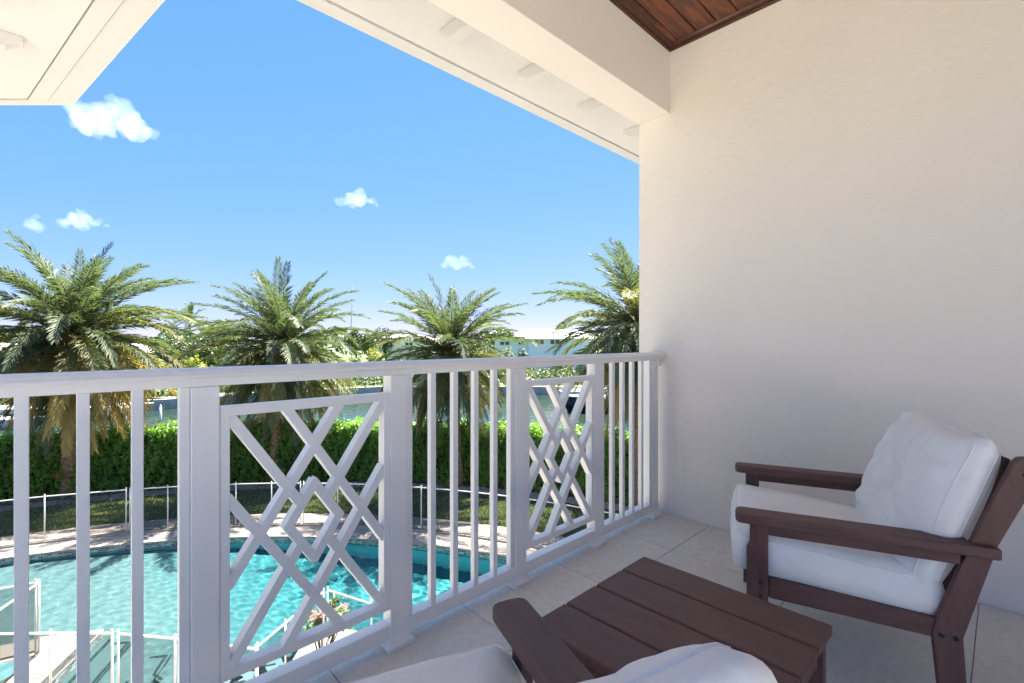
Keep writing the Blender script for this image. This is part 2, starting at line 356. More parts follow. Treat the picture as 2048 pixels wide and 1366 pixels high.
# ------------------------------------------------------------------ ground, pool, canal (setting)
def flat_poly(name, outer, holes, z, mat, kind='structure'):
    loops = [[Vector((x, y, 0)) for x, y in outer]] + [[Vector((x, y, 0)) for x, y in h] for h in holes]
    tris = geometry.tessellate_polygon(loops); vs = [v for l in loops for v in l]
    me = bpy.data.meshes.new(name); fs = []
    for t in tris:
        a, b, c = (vs[i] for i in t)
        fs.append(t if (b - a).cross(c - a).z > 0 else (t[0], t[2], t[1]))
    me.from_pydata([(v.x, v.y, z) for v in vs], [], fs); o = link(name, me, mat)
    if kind: o['kind'] = kind
    return o
TH0, TH1 = 84.0, 16.0
arc = lambda off, a=TH0, b=TH1, n=60: [pol(a + (b - a) * i / n, off)[:2] for i in range(n + 1)]
near_edge = [(8.55, 5.9), (7.0, 5.6), (5.2, 6.4), (4.35, 7.7), (3.75, 8.55), (3.2, 8.62), (2.75, 8.1), (2.45, 7.62), (1.95, 7.62), (1.55, 8.15), (0.75, 9.1), (0.2, 9.55),
             (-0.05, 10.24), (0.65, 11.44), (-0.19, 11.93), (-1.6, 12.5), (-3.2, 13.4), (-4.6, 15.0)]
pool_loop = arc(0) + near_edge
deck_outer = arc(1.54, 92, 5) + [(9.6, 2.1), (9.0, 1.9), (-9.0, 1.9), (-9.0, 14.0)]
lot_outer = arc(8.2, 112, -30, 80) + [(9, -30), (-60, -30), (-60, 25)]
lawn_o = flat_poly('lawn', lot_outer, [deck_outer], G, M['lawn'])
deck_o = flat_poly('pool_deck', deck_outer, [pool_loop], G - 0.012, M['grout'])
mulch = flat_poly('planting_bed', arc(4.25, 100, -20) + arc(7.6, -20, 100), [], G + 0.02, M['mulch'])
# coping stones and deck pavers, each its own piece on the deck
def ring_piece(a0, a1, o0, o1, z0, z1, name, n=3, bev=0.006):
    pts = [pol(a0 + (a1 - a0) * i / n, o0)[:2] for i in range(n + 1)] + [pol(a1 + (a0 - a1) * i / n, o1)[:2] for i in range(n + 1)]
    return prism(name, pts, z0, z1, 'z', M['paver'], deck_o, bev)
da = 2.9; g = 0.03
a = 84.0
while a > 8:
    ring_piece(a - g, a - da + g, -0.03, 0.33, G - 0.06, G, 'coping_stone')
    ring_piece(a - g, a - da + g, 0.338, 0.66, G - 0.06, G - 0.002, 'coping_stone')
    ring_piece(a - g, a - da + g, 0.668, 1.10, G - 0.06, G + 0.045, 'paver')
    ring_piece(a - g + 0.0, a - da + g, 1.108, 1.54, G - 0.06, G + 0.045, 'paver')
    a -= da
# pavers on the near side: grid pieces laid on the deck and cut by hand around the peninsula
pen = [(0.65, 11.44), (-0.19, 11.93), (-1.6, 12.5), (-3.2, 13.4), (-4.6, 12.2), (-3.2, 10.2), (-0.85, 9.2), (0.2, 9.55), (-0.05, 10.24)]
def clip_poly(poly, n, d):
    out = []
    for i in range(len(poly)):
        p, q = poly[i], poly[(i + 1) % len(poly)]; a_, b_ = p[0] * n[0] + p[1] * n[1] - d, q[0] * n[0] + q[1] * n[1] - d
        if a_ <= 0: out.append(p)
        if a_ * b_ < 0:
            t = a_ / (a_ - b_); out.append((p[0] + (q[0] - p[0]) * t, p[1] + (q[1] - p[1]) * t))
    return out
def cell_pieces(poly, ang, cw, ch, gap, z0, z1, name, parent, stag=0.5):
    ca, sa = math.cos(ang), math.sin(ang)
    us = [p[0] * ca + p[1] * sa for p in poly]; vs = [-p[0] * sa + p[1] * ca for p in poly]
    j = math.floor(min(vs) / ch)
    while j * ch < max(vs):
        i = math.floor(min(us) / cw) - 1
        while i * cw < max(us):
            u0 = i * cw + (stag * cw if j % 2 else 0)
            q = poly
            for n, d in (((ca, sa), u0 + cw - gap), ((-ca, -sa), -(u0 + gap)), ((-sa, ca), (j + 1) * ch - gap), ((sa, -ca), -(j * ch + gap))):
                if len(q) > 2: q = clip_poly(q, n, d)
            if len(q) > 2:
                ar = abs(sum(q[k][0] * q[(k + 1) % len(q)][1] - q[(k + 1) % len(q)][0] * q[k][1] for k in range(len(q)))) / 2
                if ar > 0.01: prism(name, q, z0, z1, 'z', M['paver'], parent)
            i += 1
        j += 1
spa_cut = [(-0.26, 11.22), (-0.40, 10.96), (-1.2, 10.6), (-1.5, 11.3), (-0.9, 11.75)]
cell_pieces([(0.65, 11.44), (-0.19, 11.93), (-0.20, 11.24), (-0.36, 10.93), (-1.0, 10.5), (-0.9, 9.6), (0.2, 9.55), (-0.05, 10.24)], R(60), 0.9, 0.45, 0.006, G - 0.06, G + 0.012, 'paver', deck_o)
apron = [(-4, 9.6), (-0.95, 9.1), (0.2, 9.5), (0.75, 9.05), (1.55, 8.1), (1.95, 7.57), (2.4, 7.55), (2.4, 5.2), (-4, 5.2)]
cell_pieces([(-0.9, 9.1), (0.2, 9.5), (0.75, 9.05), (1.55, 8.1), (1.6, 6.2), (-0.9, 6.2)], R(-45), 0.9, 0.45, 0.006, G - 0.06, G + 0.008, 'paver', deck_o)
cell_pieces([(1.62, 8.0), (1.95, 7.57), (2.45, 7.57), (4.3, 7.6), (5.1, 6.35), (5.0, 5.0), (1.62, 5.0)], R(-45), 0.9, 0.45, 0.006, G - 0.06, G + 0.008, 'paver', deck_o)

# pool shell: walls following the loop and a floor that falls from the shallow left end to the deep right
def floor_z(x, y):
    t = min(1, max(0, (x - 2.3) / 3.6)); t = t * t * (3 - 2 * t)
    return -4.44 - 0.045 * max(0, x + 0.6) - 0.45 * t
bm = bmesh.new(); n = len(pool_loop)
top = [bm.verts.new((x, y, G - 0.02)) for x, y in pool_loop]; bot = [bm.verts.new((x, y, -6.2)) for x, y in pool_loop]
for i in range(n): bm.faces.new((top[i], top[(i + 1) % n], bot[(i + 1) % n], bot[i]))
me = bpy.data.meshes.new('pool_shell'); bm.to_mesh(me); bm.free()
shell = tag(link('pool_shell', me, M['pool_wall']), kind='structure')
gx, gy = np.meshgrid(np.linspace(-6, 10.5, 60), np.linspace(4, 20, 60), indexing='ij')
V = np.stack([gx, gy, np.vectorize(floor_z)(gx, gy)], -1).reshape(-1, 3)
ii = np.arange(59)[:, None] * 60 + np.arange(59)[None, :]
F = np.stack([ii, ii + 60, ii + 61, ii + 1], -1).reshape(-1, 4)
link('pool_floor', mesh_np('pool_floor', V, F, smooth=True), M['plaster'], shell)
# waterline tile band with its own length-wise texture coordinates
def band(name, loop, z0, z1, parent, off=0.004, inward=1):
    bm = bmesh.new(); uvl = bm.loops.layers.uv.new('UVMap'); s = 0
    for i in range(len(loop) - 1):
        p, q = Vector((*loop[i], 0)), Vector((*loop[i + 1], 0)); d = q - p; L = d.length; nn = Vector((d.y, -d.x, 0)).normalized() * off * inward
        f = bm.faces.new([bm.verts.new(v) for v in ((p + nn) + Vector((0, 0, z0)), (q + nn) + Vector((0, 0, z0)), (q + nn) + Vector((0, 0, z1)), (p + nn) + Vector((0, 0, z1)))])
        for l, (u, v) in zip(f.loops, ((s, z0), (s + L, z0), (s + L, z1), (s, z1))): l[uvl].uv = (u, v)
        s += L
    me = bpy.data.meshes.new(name); bm.to_mesh(me); bm.free(); return link(name, me, M['mosaic'], parent)
band('tile_band', arc(0, n=120), G - 0.30, G - 0.058, shell)
band('tile_band', near_edge, G - 0.30, G - 0.03, shell)
# shallow entry steps along the peninsula with mosaic noses
ed, en = Vector((0.504, 0.864, 0)), Vector((0.864, -0.504, 0)); eo = Vector((-0.05, 10.24, 0))
def E2(t, s): p = eo + ed * t + en * s; return (p.x, p.y)
for (s0, s1, t0, t1, z) in ((0.0, 0.10, -0.9, 1.36, G - 0.17), (0.10, 0.52, -1.2, 1.36, G - 0.20), (0.52, 1.36, -1.5, 0.75, G - 0.29), (1.36, 2.2, -1.3, -0.1, G - 0.31)):
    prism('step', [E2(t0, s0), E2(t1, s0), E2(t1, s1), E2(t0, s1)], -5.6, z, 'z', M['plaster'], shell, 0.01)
def strip(p, q, z, w=0.045, name='mosaic_strip', par=None):
    p, q = Vector((*p, 0)), Vector((*q, 0)); d = (q - p).normalized(); m_ = Vector((-d.y, d.x, 0)) * w / 2
    return prism(name, [(p - m_).to_2d()[:], (q - m_).to_2d()[:], (q + m_).to_2d()[:], (p + m_).to_2d()[:]], z, z + 0.012, 'z', M['mosaic_dark'], par or shell)
for p, q, z in ((E2(-0.9, 0.13), E2(1.33, 0.13), G - 0.198), (E2(1.33, 0.13), E2(1.34, -0.1), G - 0.19), (E2(-0.7, 0.49), E2(1.18, 0.49), G - 0.198), (E2(1.18, 0.49), E2(1.2, 0.26), G - 0.196),
                (E2(0.22, 1.30), E2(0.68, 1.30), G - 0.288), (E2(0.68, 1.30), E2(0.68, 1.04), G - 0.286), (E2(0.22, 1.30), E2(0.02, 1.50), G - 0.286), (E2(-0.5, 0.98), E2(0.12, 0.98), G - 0.288), (E2(-0.45, 1.0), E2(-0.6, 1.2), G - 0.286)):
    strip(p, q, z)
for s in (-0.09, -0.05, -0.01):
    strip(E2(-0.1, s - 0.02), E2(1.33, s - 0.02), G + 0.013, 0.022, 'mosaic_strip', deck_o)
# a second, very shallow entry shelf close below the balcony
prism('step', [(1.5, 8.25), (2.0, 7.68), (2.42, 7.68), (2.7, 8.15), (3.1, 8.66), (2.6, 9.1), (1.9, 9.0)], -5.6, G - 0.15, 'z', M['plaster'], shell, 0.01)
for p, q in (((1.75, 8.1), (2.05, 8.42)), ((1.98, 7.95), (2.3, 8.3)), ((2.15, 7.82), (2.72, 8.42)), ((2.30, 7.75), (2.5, 7.98)), ((2.05, 8.5), (2.2, 8.42)), ((2.5, 8.6), (2.68, 8.52)), ((2.6, 8.75), (2.85, 8.95))):
    strip(p, q, G - 0.148, 0.028)
# water body: a closed block with a rippled top; its rim runs on under the deck
wx0, wx1, wy0, wy1, wst = -6.6, 9.6, 5.2, 18.6, 0.036
nx, ny = int((wx1 - wx0) / wst) + 1, int((wy1 - wy0) / wst) + 1
X_, Y_ = np.meshgrid(np.linspace(wx0, wx1, nx), np.linspace(wy0, wy1, ny), indexing='ij'); Z_ = np.zeros_like(X_)
wr = np.random.default_rng(3)
for k in range(44):
    lam = 0.13 * (4.0 ** wr.random()); th_ = wr.normal(2.2, 0.9); ph_ = wr.uniform(0, 6.28); q_ = 6.283 / lam
    Z_ += RIPPLE * lam / 6.283 * np.sin(q_ * (X_ * math.cos(th_) + Y_ * math.sin(th_)) + ph_ + 0.8 * np.sin(0.9 * X_ + k) + 0.8 * np.sin(1.1 * Y_ + 2 * k))
V = np.stack([X_, Y_, PW + Z_], -1).reshape(-1, 3); ii = (np.arange(nx - 1)[:, None] * ny + np.arange(ny - 1)[None, :])
F = np.stack([ii, ii + ny, ii + ny + 1, ii + 1], -1).reshape(-1, 4)
per = [i * ny for i in range(nx)] + [(nx - 1) * ny + j for j in range(1, ny)] + [i * ny + ny - 1 for i in range(nx - 2, -1, -1)] + [j for j in range(ny - 2, 0, -1)]
bt_ = V[per].copy(); bt_[:, 2] = -6.15; b0 = len(V); V = np.concatenate([V, bt_]); L_ = len(per)
sd_ = np.array([(per[k], b0 + k, b0 + (k + 1) % L_, per[(k + 1) % L_]) for k in range(L_)])[:, ::-1]
me = bpy.data.meshes.new('pool_water'); me.from_pydata([tuple(v) for v in V], [], [tuple(f) for f in F] + [tuple(f) for f in sd_] + [tuple(range(b0 + L_ - 1, b0 - 1, -1))])
bm = bmesh.new(); bm.from_mesh(me); bmesh.ops.recalc_face_normals(bm, faces=bm.faces); bm.to_mesh(me); bm.free()
me.polygons.foreach_set('use_smooth', [k < len(F) for k in range(len(me.polygons))])
water_o = tag(link('pool_water', me, M['pool_water']), kind='structure')
water_o.cycles.is_caustics_caster = True
for o in [shell] + list(shell.children): o.cycles.is_caustics_receiver = True
# spa basin beside the peninsula, held by the deck
spa = tag(flat_poly('spa_water', [(-0.30, 11.16), (-0.42, 10.90), (-1.2, 10.4), (-2.0, 11.0), (-1.2, 11.8)], [], G + 0.02, simple('spa_water', (0.18, 0.46, 0.50), 0.05, 0.2, 8)), kind='structure')

# canal, near seawall and the far bank
far_edge = [cam_pt(px, d, 0)[:2] for px, d in ((-2600, 30), (-900, 33), (-100, 38), (150, 41), (330, 44), (520, 50), (760, 56), (1060, 56), (1300, 57), (1800, 60), (3500, 70))]
canal_o = flat_poly('canal_water', [(-900, -600), (1500, -600), (1500, 1500), (-900, 1500)], [arc(8.0, 112, -30, 80) + [(8.8, -29.8), (-59.8, -29.8), (-59.8, 24.8)]], CW, M['canal'])
bank = flat_poly('far_bank', far_edge + [(2500, -800), (4000, 4000), (-3500, 4000), (-3500, 300)], [], -4.36, M['bank'])
def wall_strip(name, pts, z0, z1, th, mat):
    vs, fs = [], []
    for i, p in enumerate(pts):
        a_, b_ = Vector(pts[max(i - 1, 0)]), Vector(pts[min(i + 1, len(pts) - 1)]); d = (b_ - a_).normalized(); nn = Vector((d.y, -d.x)) * th
        q = Vector(p) + nn; vs += [(p[0], p[1], z0), (q.x, q.y, z0), (q.x, q.y, z1), (p[0], p[1], z1)]
    for i in range(len(pts) - 1):
        for k in range(4): fs.append((i * 4 + k, i * 4 + (k + 1) % 4, (i + 1) * 4 + (k + 1) % 4, (i + 1) * 4 + k))
    return link(name, me_from(name, vs, fs), mat)
tag(wall_strip('far_seawall', far_edge, -5.5, -4.28, 0.5, M['concrete']), 'grey concrete seawall along the far bank of the canal', 'seawall')
tag(wall_strip('near_seawall', arc(8.2, 112, -30, 80), -5.5, G + 0.03, -0.4, M['concrete']), 'concrete seawall behind the clipped green hedge', 'seawall')

# ------------------------------------------------------------------ house: balcony shell
house = empty('house', (0, 0, G), 0, 'cream stucco house wall, beam and wood ceiling around the balcony', 'house')
def hb(name, x0, x1, y0, y1, z0, z1, mat, bevel=0.0, parent=None):
    o = box(name, x0, x1, y0, y1, z0, z1, mat, None, bevel, 2)
    p = parent or house; o.parent = p; o.location = (0, 0, -G) if p is house else (0, 0, 0); return o
def hp(name, pts, a0, a1, ax, mat, bevel=0.0, parent=None):
    o = prism(name, pts, a0, a1, ax, mat, None, bevel, 2); p = parent or house; o.parent = p
    o.location = (0, 0, -G) if p is house else (0, 0, 0); return o
XW = 2.948; XB = -0.85
hb('side_wall', XW, 10.0, -2.0, 1.782, G, 3.2, M['stucco'], 0.004)
hb('beam', XB, XW - 0.002, 1.549, 1.780, 2.664, 3.20, M['stucco'], 0.004)
hb('beam', XB, XW - 0.002, -1.98, -1.75, 2.664, 3.20, M['stucco'], 0.004)
hb('rear_light_baffle', 1.75, XW - 0.002, -1.98, -1.752, 0.002, 2.663, M['stucco'], 0.004)  # unseen panel added to cut the rear light on the beam
hb('beam', XB, XB + 0.23, -1.749, 1.548, 2.664, 3.20, M['stucco'], 0.004)
for cx_, cy_ in ((XB, 1.549), (XB, -1.98)): hb('column', cx_, cx_ + 0.23, cy_, cy_ + 0.23, 0.002, 2.663, M['stucco'], 0.004)
hb('bounce_terrace', -9.0, XB - 0.002, -9.0, 1.70, -0.25, -0.002, M['bounce_terrace']); hb('bounce_terrace', XB, XW + 4, -9.0, -1.752, -0.25, -0.002, M['bounce_terrace'])  # unseen slabs added to bounce sunlight into the shaded balcony
hb('lower_wall', XB, XW - 0.002, 1.30, 1.52, G, -0.26, M['stucco'])
hb('balcony_slab', XB, XW - 0.002, -1.75, 1.70, -0.25, -0.014, M['grout'])
roof = hb('roof', XB, 10.2, -2.05, 1.60, 3.201, 3.32, M['roof_white'])
# ceiling planks (tongue and groove, dark stained) and its cove trim
ceil_t = hb('ceiling', XB + 0.232, XW - 0.004, -1.745, 1.547, 3.115, 3.16, M['wood_trim'])
y = 1.469
plank_me = None
for k in range(26):
    y1 = y - 0.125 * k; y0 = y1 - 0.121
    if k == 0: y1 = 1.469
    if y0 < -1.74: break
    pm = plank_me or prism_me('plank', [(-0.0605, 0.0), (-0.0605, 0.012), (0.0605, 0.012), (0.0605, 0.0), (0.056, -0.006), (-0.056, -0.006)], XB + 0.235, XW - 0.02, 'x')
    plank_me = pm
    link('plank', pm, M['wood'], ceil_t, (0, y0 + 0.0605, 3.104))
pm = prism_me('plank', [(-0.0605, 0.0), (-0.0605, 0.012), (0.0605, 0.012), (0.0605, 0.0), (0.056, -0.006), (-0.056, -0.006)], XB + 0.235, XW - 0.02, 'x')
link('plank', pm, M['wood'], ceil_t, (0, 1.469 + 0.004 + 0.0605, 3.104))
def cove(sgn): return [(0, 3.07), (0.014 * sgn, 3.07), (0.018 * sgn, 3.078), (0.018 * sgn, 3.084), (0.034 * sgn, 3.088), (0.046 * sgn, 3.097), (0.046 * sgn, 3.113), (0, 3.113)]
hp('crown_moulding', [(1.5475 + p[0], p[1]) for p in cove(-1)], XB + 0.235, XW - 0.003, 'x', M['wood_trim'])
hp('crown_moulding', [(XW - 0.002 + p[0], p[1] + 0.0006) for p in cove(-1)], -1.74, 1.5465, 'y', M['wood_trim'])
# main eave: soffit, trim line, fascia and outlooker brackets
SZ = 2.90
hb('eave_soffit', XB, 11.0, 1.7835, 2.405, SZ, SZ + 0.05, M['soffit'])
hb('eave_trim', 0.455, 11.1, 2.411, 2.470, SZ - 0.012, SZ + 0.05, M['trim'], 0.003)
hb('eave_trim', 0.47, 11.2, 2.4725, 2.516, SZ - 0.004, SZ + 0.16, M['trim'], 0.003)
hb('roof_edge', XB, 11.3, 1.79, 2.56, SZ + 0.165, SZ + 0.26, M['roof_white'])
hb('eave_backing', 0.46, 11.0, 2.404, 2.412, SZ + 0.02, SZ + 0.06, M['grout'])
def corbel(pts_axis_len, dirx, origin, parent):
    # ogee-ended outlooker: side profile (distance out, z)
    L = pts_axis_len
    prof = [(0, 0.0), (L, 0.0), (L, -0.035), (L - 0.02, -0.040), (L - 0.05, -0.056), (L - 0.075, -0.075), (L - 0.11, -0.080), (L - 0.13, -0.085), (0, -0.085)]
    if dirx: me = prism_me('bracket', prof, -0.038, 0.038, 'y', 0.002)
    else:
        me = prism_me('bracket', [(p[0], p[1]) for p in prof], -0.038, 0.038, 'x', 0.002)
    return link('bracket', me, M['soffit'], parent, origin)
for x in (0.98, 1.595, 2.205, 2.825, 3.44, 4.06, 4.68):
    corbel(0.425, False, (x, 1.782, SZ - 0.0008 - G), house)
# the angled wing whose eave fills the top left corner
wing = empty('house_wing', (0, 0, G), 0, 'cream house wing with angled roof overhang at top left', 'house')
ux, uy = -0.7206, 0.6934        # eave edge that runs parallel to the picture
Cn = Vector((0.10, 4.79)); e1 = Vector((ux, uy)); e2 = (Vector((0.41, 2.98)) - Cn).normalized()
def off_corner(a, b):   # corner moved inward by a from edge 1 and b from edge 2
    n1 = Vector((-uy, ux)); n1 = n1 if n1.dot(Vector((0, 0)) - Cn) > 0 else -n1
    n2 = Vector((-e2.y, e2.x)); n2 = n2 if n2.x < 0 else -n2
    A_ = Matrix(((n1.x, n1.y), (n2.x, n2.y))); rhs = Vector((n1.dot(Cn) + a, n2.dot(Cn) + b)); return A_.inverted() @ rhs
def seam(a, b):
    P = off_corner(a, b); s = (2.516 - P.y) / e2.y; return P, P + e2 * s, P + e1 * 7
P0, Q0, R0 = seam(0, 0); P1, Q1, R1 = seam(0.060, 0.130); P2, Q2, R2 = seam(0.087, 0.215)
def wp(name, pts, z0, z1, mat, bev=0.0): 
    o = prism(name, [tuple(p) for p in pts], z0, z1, 'z', mat, None, bev, 2); o.parent = wing; o.location = (0, 0, -G); return o
back = Vector((-6.0, 5.0)); back2 = Vector((-2.0, 2.516))
gp = 0.006
P2i, Q2i, R2i = seam(0.087 + gp, 0.215 + gp)
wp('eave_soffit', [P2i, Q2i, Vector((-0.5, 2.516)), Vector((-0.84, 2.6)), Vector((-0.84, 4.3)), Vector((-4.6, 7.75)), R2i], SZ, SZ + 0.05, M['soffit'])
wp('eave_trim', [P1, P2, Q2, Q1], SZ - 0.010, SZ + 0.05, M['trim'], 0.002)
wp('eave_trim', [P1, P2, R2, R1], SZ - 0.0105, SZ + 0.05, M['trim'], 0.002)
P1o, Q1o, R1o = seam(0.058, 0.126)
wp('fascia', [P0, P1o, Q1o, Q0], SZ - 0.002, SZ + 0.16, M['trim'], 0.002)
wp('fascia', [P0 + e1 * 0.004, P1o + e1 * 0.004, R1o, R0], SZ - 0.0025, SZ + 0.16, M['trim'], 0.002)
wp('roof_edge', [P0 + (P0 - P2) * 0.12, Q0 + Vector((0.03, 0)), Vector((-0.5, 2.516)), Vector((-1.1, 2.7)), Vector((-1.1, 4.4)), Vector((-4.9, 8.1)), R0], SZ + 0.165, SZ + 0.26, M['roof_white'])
wp('wing_beam', [(-0.85, 2.53), (-0.85, 4.25), (-1.02, 4.41), (-1.08, 4.35), (-1.08, 2.53)], 2.664, SZ - 0.003, M['stucco'])
wp('column', [(-0.87, 4.05), (-0.87, 4.25), (-1.07, 4.25), (-1.07, 4.05)], G, 2.663, M['stucco'])
wp('wing_wall', [(-4.6, 6.6), (-6.1, 8.05), (-9, 8.05), (-9, 6.6)], G, SZ - 0.003, M['stucco'])
wp('eave_backing', [P2, Q2, Vector((-0.5, 2.516)), Vector((-0.9, 2.6)), Vector((-0.9, 4.3)), Vector((-4.6, 7.95)), R2], SZ + 0.051, SZ + 0.06, M['grout'])
for yy in (2.75, 3.35, 3.95):
    corbel(0.72, True, (-0.848, yy, SZ - 0.0008 - G), wing)
# balcony floor tiles
floor_o = tag(link('balcony_floor', box_me(XB + 0.005, XW - 0.004, -1.745, 1.655, -0.0135, -0.0045), M['grout']), kind='structure')
xs = [XW - 0.004, 2.467]; 
while xs[-1] > XB + 0.01: xs.append(max(XB + 0.005, xs[-1] - 0.59))
ys = [1.70, 1.283]
while ys[-1] > -1.74: ys.append(max(-1.745, ys[-1] - 0.60))
cache = {}
for i in range(len(xs) - 1):
    for j in range(len(ys) - 1):
        w, d = round(xs[i] - xs[i + 1], 4), round(ys[j] - ys[j + 1], 4)
        if w < 0.02 or d < 0.02: continue
        if (w, d) not in cache: cache[(w, d)] = box_me(-w / 2 + 0.0014, w / 2 - 0.0014, -d / 2 + 0.0014, d / 2 - 0.0014, -0.0035, 0.0, 0.0012)
        link('tile', cache[(w, d)], M['tile'], floor_o, ((xs[i] + xs[i + 1]) / 2, (ys[j] + ys[j + 1]) / 2, 0))

# ------------------------------------------------------------------ balcony railing
YF = 1.600
rail = empty('balcony_railing', (1.3, YF + 0.03, 0), 0, 'white balcony railing with balusters and criss-cross lattice panels', 'railing')
def rb(name, x0, x1, y0, y1, z0, z1, parent=None, bevel=0.002, seg=2):
    o = box(name, x0, x1, y0, y1, z0, z1, M['rail'], None, bevel, seg)
    if parent is None: o.parent = rail; o.location = (-1.3, -(YF + 0.03), 0)
    else: o.parent = parent
    return o
XL = -4.80
prof = [(1.5935, 1.050), (1.568, 1.052), (1.564, 1.057), (1.5645, 1.062), (1.571, 1.066), (1.576, 1.073), (1.586, 1.0775), (1.600, 1.079), (1.655, 1.079), (1.669, 1.0775), (1.679, 1.073), (1.684, 1.066), (1.690, 1.062), (1.6905, 1.057), (1.687, 1.052), (1.6615, 1.050)]
o = prism('handrail', prof, XL, XW - 0.006, 'x', M['rail'], None, 0.0); o.parent = rail; o.location = (-1.3, -(YF + 0.03), 0)
rb('sub_rail', XL, XW - 0.008, YF + 0.003, YF + 0.052, 1.026, 1.0505)
rb('bottom_rail', XL, XW - 0.05, YF + 0.002, YF + 0.055, 0.034, 0.090)
rb('wall_bracket', XW - 0.030, XW - 0.007, YF + 0.012, YF + 0.044, 0.985, 1.0255)
posts = [-4.728, -4.098, -3.468, -2.838, -2.208, -1.578, -0.948, -0.318, 0.314, 0.945, 1.598, 2.222, 2.848]
base_prof = None
for px_ in posts:
    po = rb('post', px_ - 0.036, px_ + 0.036, YF - 0.0015, YF + 0.0585, 0.012, 1.0255, None, 0.003)
    # flared two-step shoe
    vs, fs = [], []; lev = [(0.056, 0.0), (0.056, 0.016), (0.052, 0.018), (0.0385, 0.046), (0.0385, 0.05)]; yc = YF + 0.0285
    for hw, z in lev:
        for sx, sy in ((-1, -1), (1, -1), (1, 1), (-1, 1)): vs.append((px_ + sx * hw, yc + sy * (hw - 0.006), z))
    for i in range(len(lev) - 1):
        for k in range(4): fs.append((i * 4 + k, i * 4 + (k + 1) % 4, (i + 1) * 4 + (k + 1) % 4, (i + 1) * 4 + k))
    fs += [(3, 2, 1, 0), tuple(range((len(lev) - 1) * 4, len(lev) * 4))]
    link('post_base', me_from('post_base', vs, fs, 0.001), M['rail'], po)
bal_me = box_me(-0.0125, 0.0125, YF + 0.0035, YF + 0.029, 0.0895, 1.0265, 0.0015, 2)
def baluster_run(x0, x1, skip=()):
    L, Rr = x0 + 0.036, x1 - 0.036
    for xx in (L + 0.0135, Rr - 0.0135):       # stiles against the posts
        o = rb('stile', xx - 0.0125, xx + 0.0125, YF + 0.006, YF + 0.036, 0.0895, 1.0262)
    step = (Rr - L - 0.02) / 5
    for k in range(1, 5):
        link('baluster', bal_me, M['rail'], rail, (L + 0.01 + step * k - 1.3, -(YF + 0.03), 0))
for k in (0, 1, 2, 3, 4, 5, 7, 9, 11): baluster_run(posts[k], posts[k + 1])
def bar_me(u0, v0, u1, v1, W, Hh, x0, z0, w, yf, d, ext=0.0):
    p = Vector((x0 + u0 * W, z0 + v0 * Hh)); q = Vector((x0 + u1 * W, z0 + v1 * Hh)); t = (q - p).normalized(); p -= t * ext; q += t * ext
    m_ = Vector((-t.y, t.x)) * w / 2
    return prism_me('bar', [tuple(p - m_), tuple(q - m_), tuple(q + m_), tuple(p + m_)], yf, yf + d, 'y', 0.001)
def lattice(x0, x1):
    L, Rr = x0 + 0.0365, x1 - 0.0365; fw = 0.026; zb, zt = 0.148, 0.962
    # frame of four members in one mesh (outer and inner loop)
    vs, fs = [], []
    for yv in (YF + 0.0022, YF + 0.045):
        for xa, xb, za, zb_ in ((L, Rr, zb, zt), (L + fw, Rr - fw, zb + fw + 0.003, zt - fw - 0.003)):
            vs += [(xa, yv, za), (xb, yv, za), (xb, yv, zb_), (xa, yv, zb_)]
    for k in range(4):
        k2 = (k + 1) % 4; fs += [(k, k2, 4 + k2, 4 + k), (8 + k, 12 + k, 12 + k2, 8 + k2), (k, 8 + k, 8 + k2, k2), (4 + k, 4 + k2, 12 + k2, 12 + k)]
    fr = link('lattice_panel', me_from('lattice_panel', vs, fs, 0.001), M['rail'], rail); fr.location = (-1.3, -(YF + 0.03), 0)
    X0, W, Z0, Hh = L + fw, Rr - L - 2 * fw, zb + fw + 0.003, zt - zb - 2 * fw - 0.006
    t, q = 1 / 3, 2 / 3
    for (a_, b_, c_, d_) in ((t, 1, 1, t), (0, q, q, 0), (0, 1, 0.412, 0.588), (0.588, 0.412, 1, 0), (0.5, q, q, 0.5), (t, 0.5, 0.5, t)):
        link('bar', bar_me(a_, b_, c_, d_, W, Hh, X0, Z0, 0.0295, YF + 0.0046, 0.039, 0.010), M['rail'], fr)
    for (a_, b_, c_, d_) in ((q, 1, 0, t), (1, q, t, 0), (1, 1, 0.588, 0.588), (0.412, 0.412, 0, 0), (0.5, q, t, 0.5), (q, 0.5, 0.5, t)):
        link('bar', bar_me(a_, b_, c_, d_, W, Hh, X0, Z0, 0.0295, YF + 0.0038, 0.039, 0.010), M['rail'], fr)
lattice(posts[6], posts[7]); lattice(posts[8], posts[9]); lattice(posts[10], posts[11])

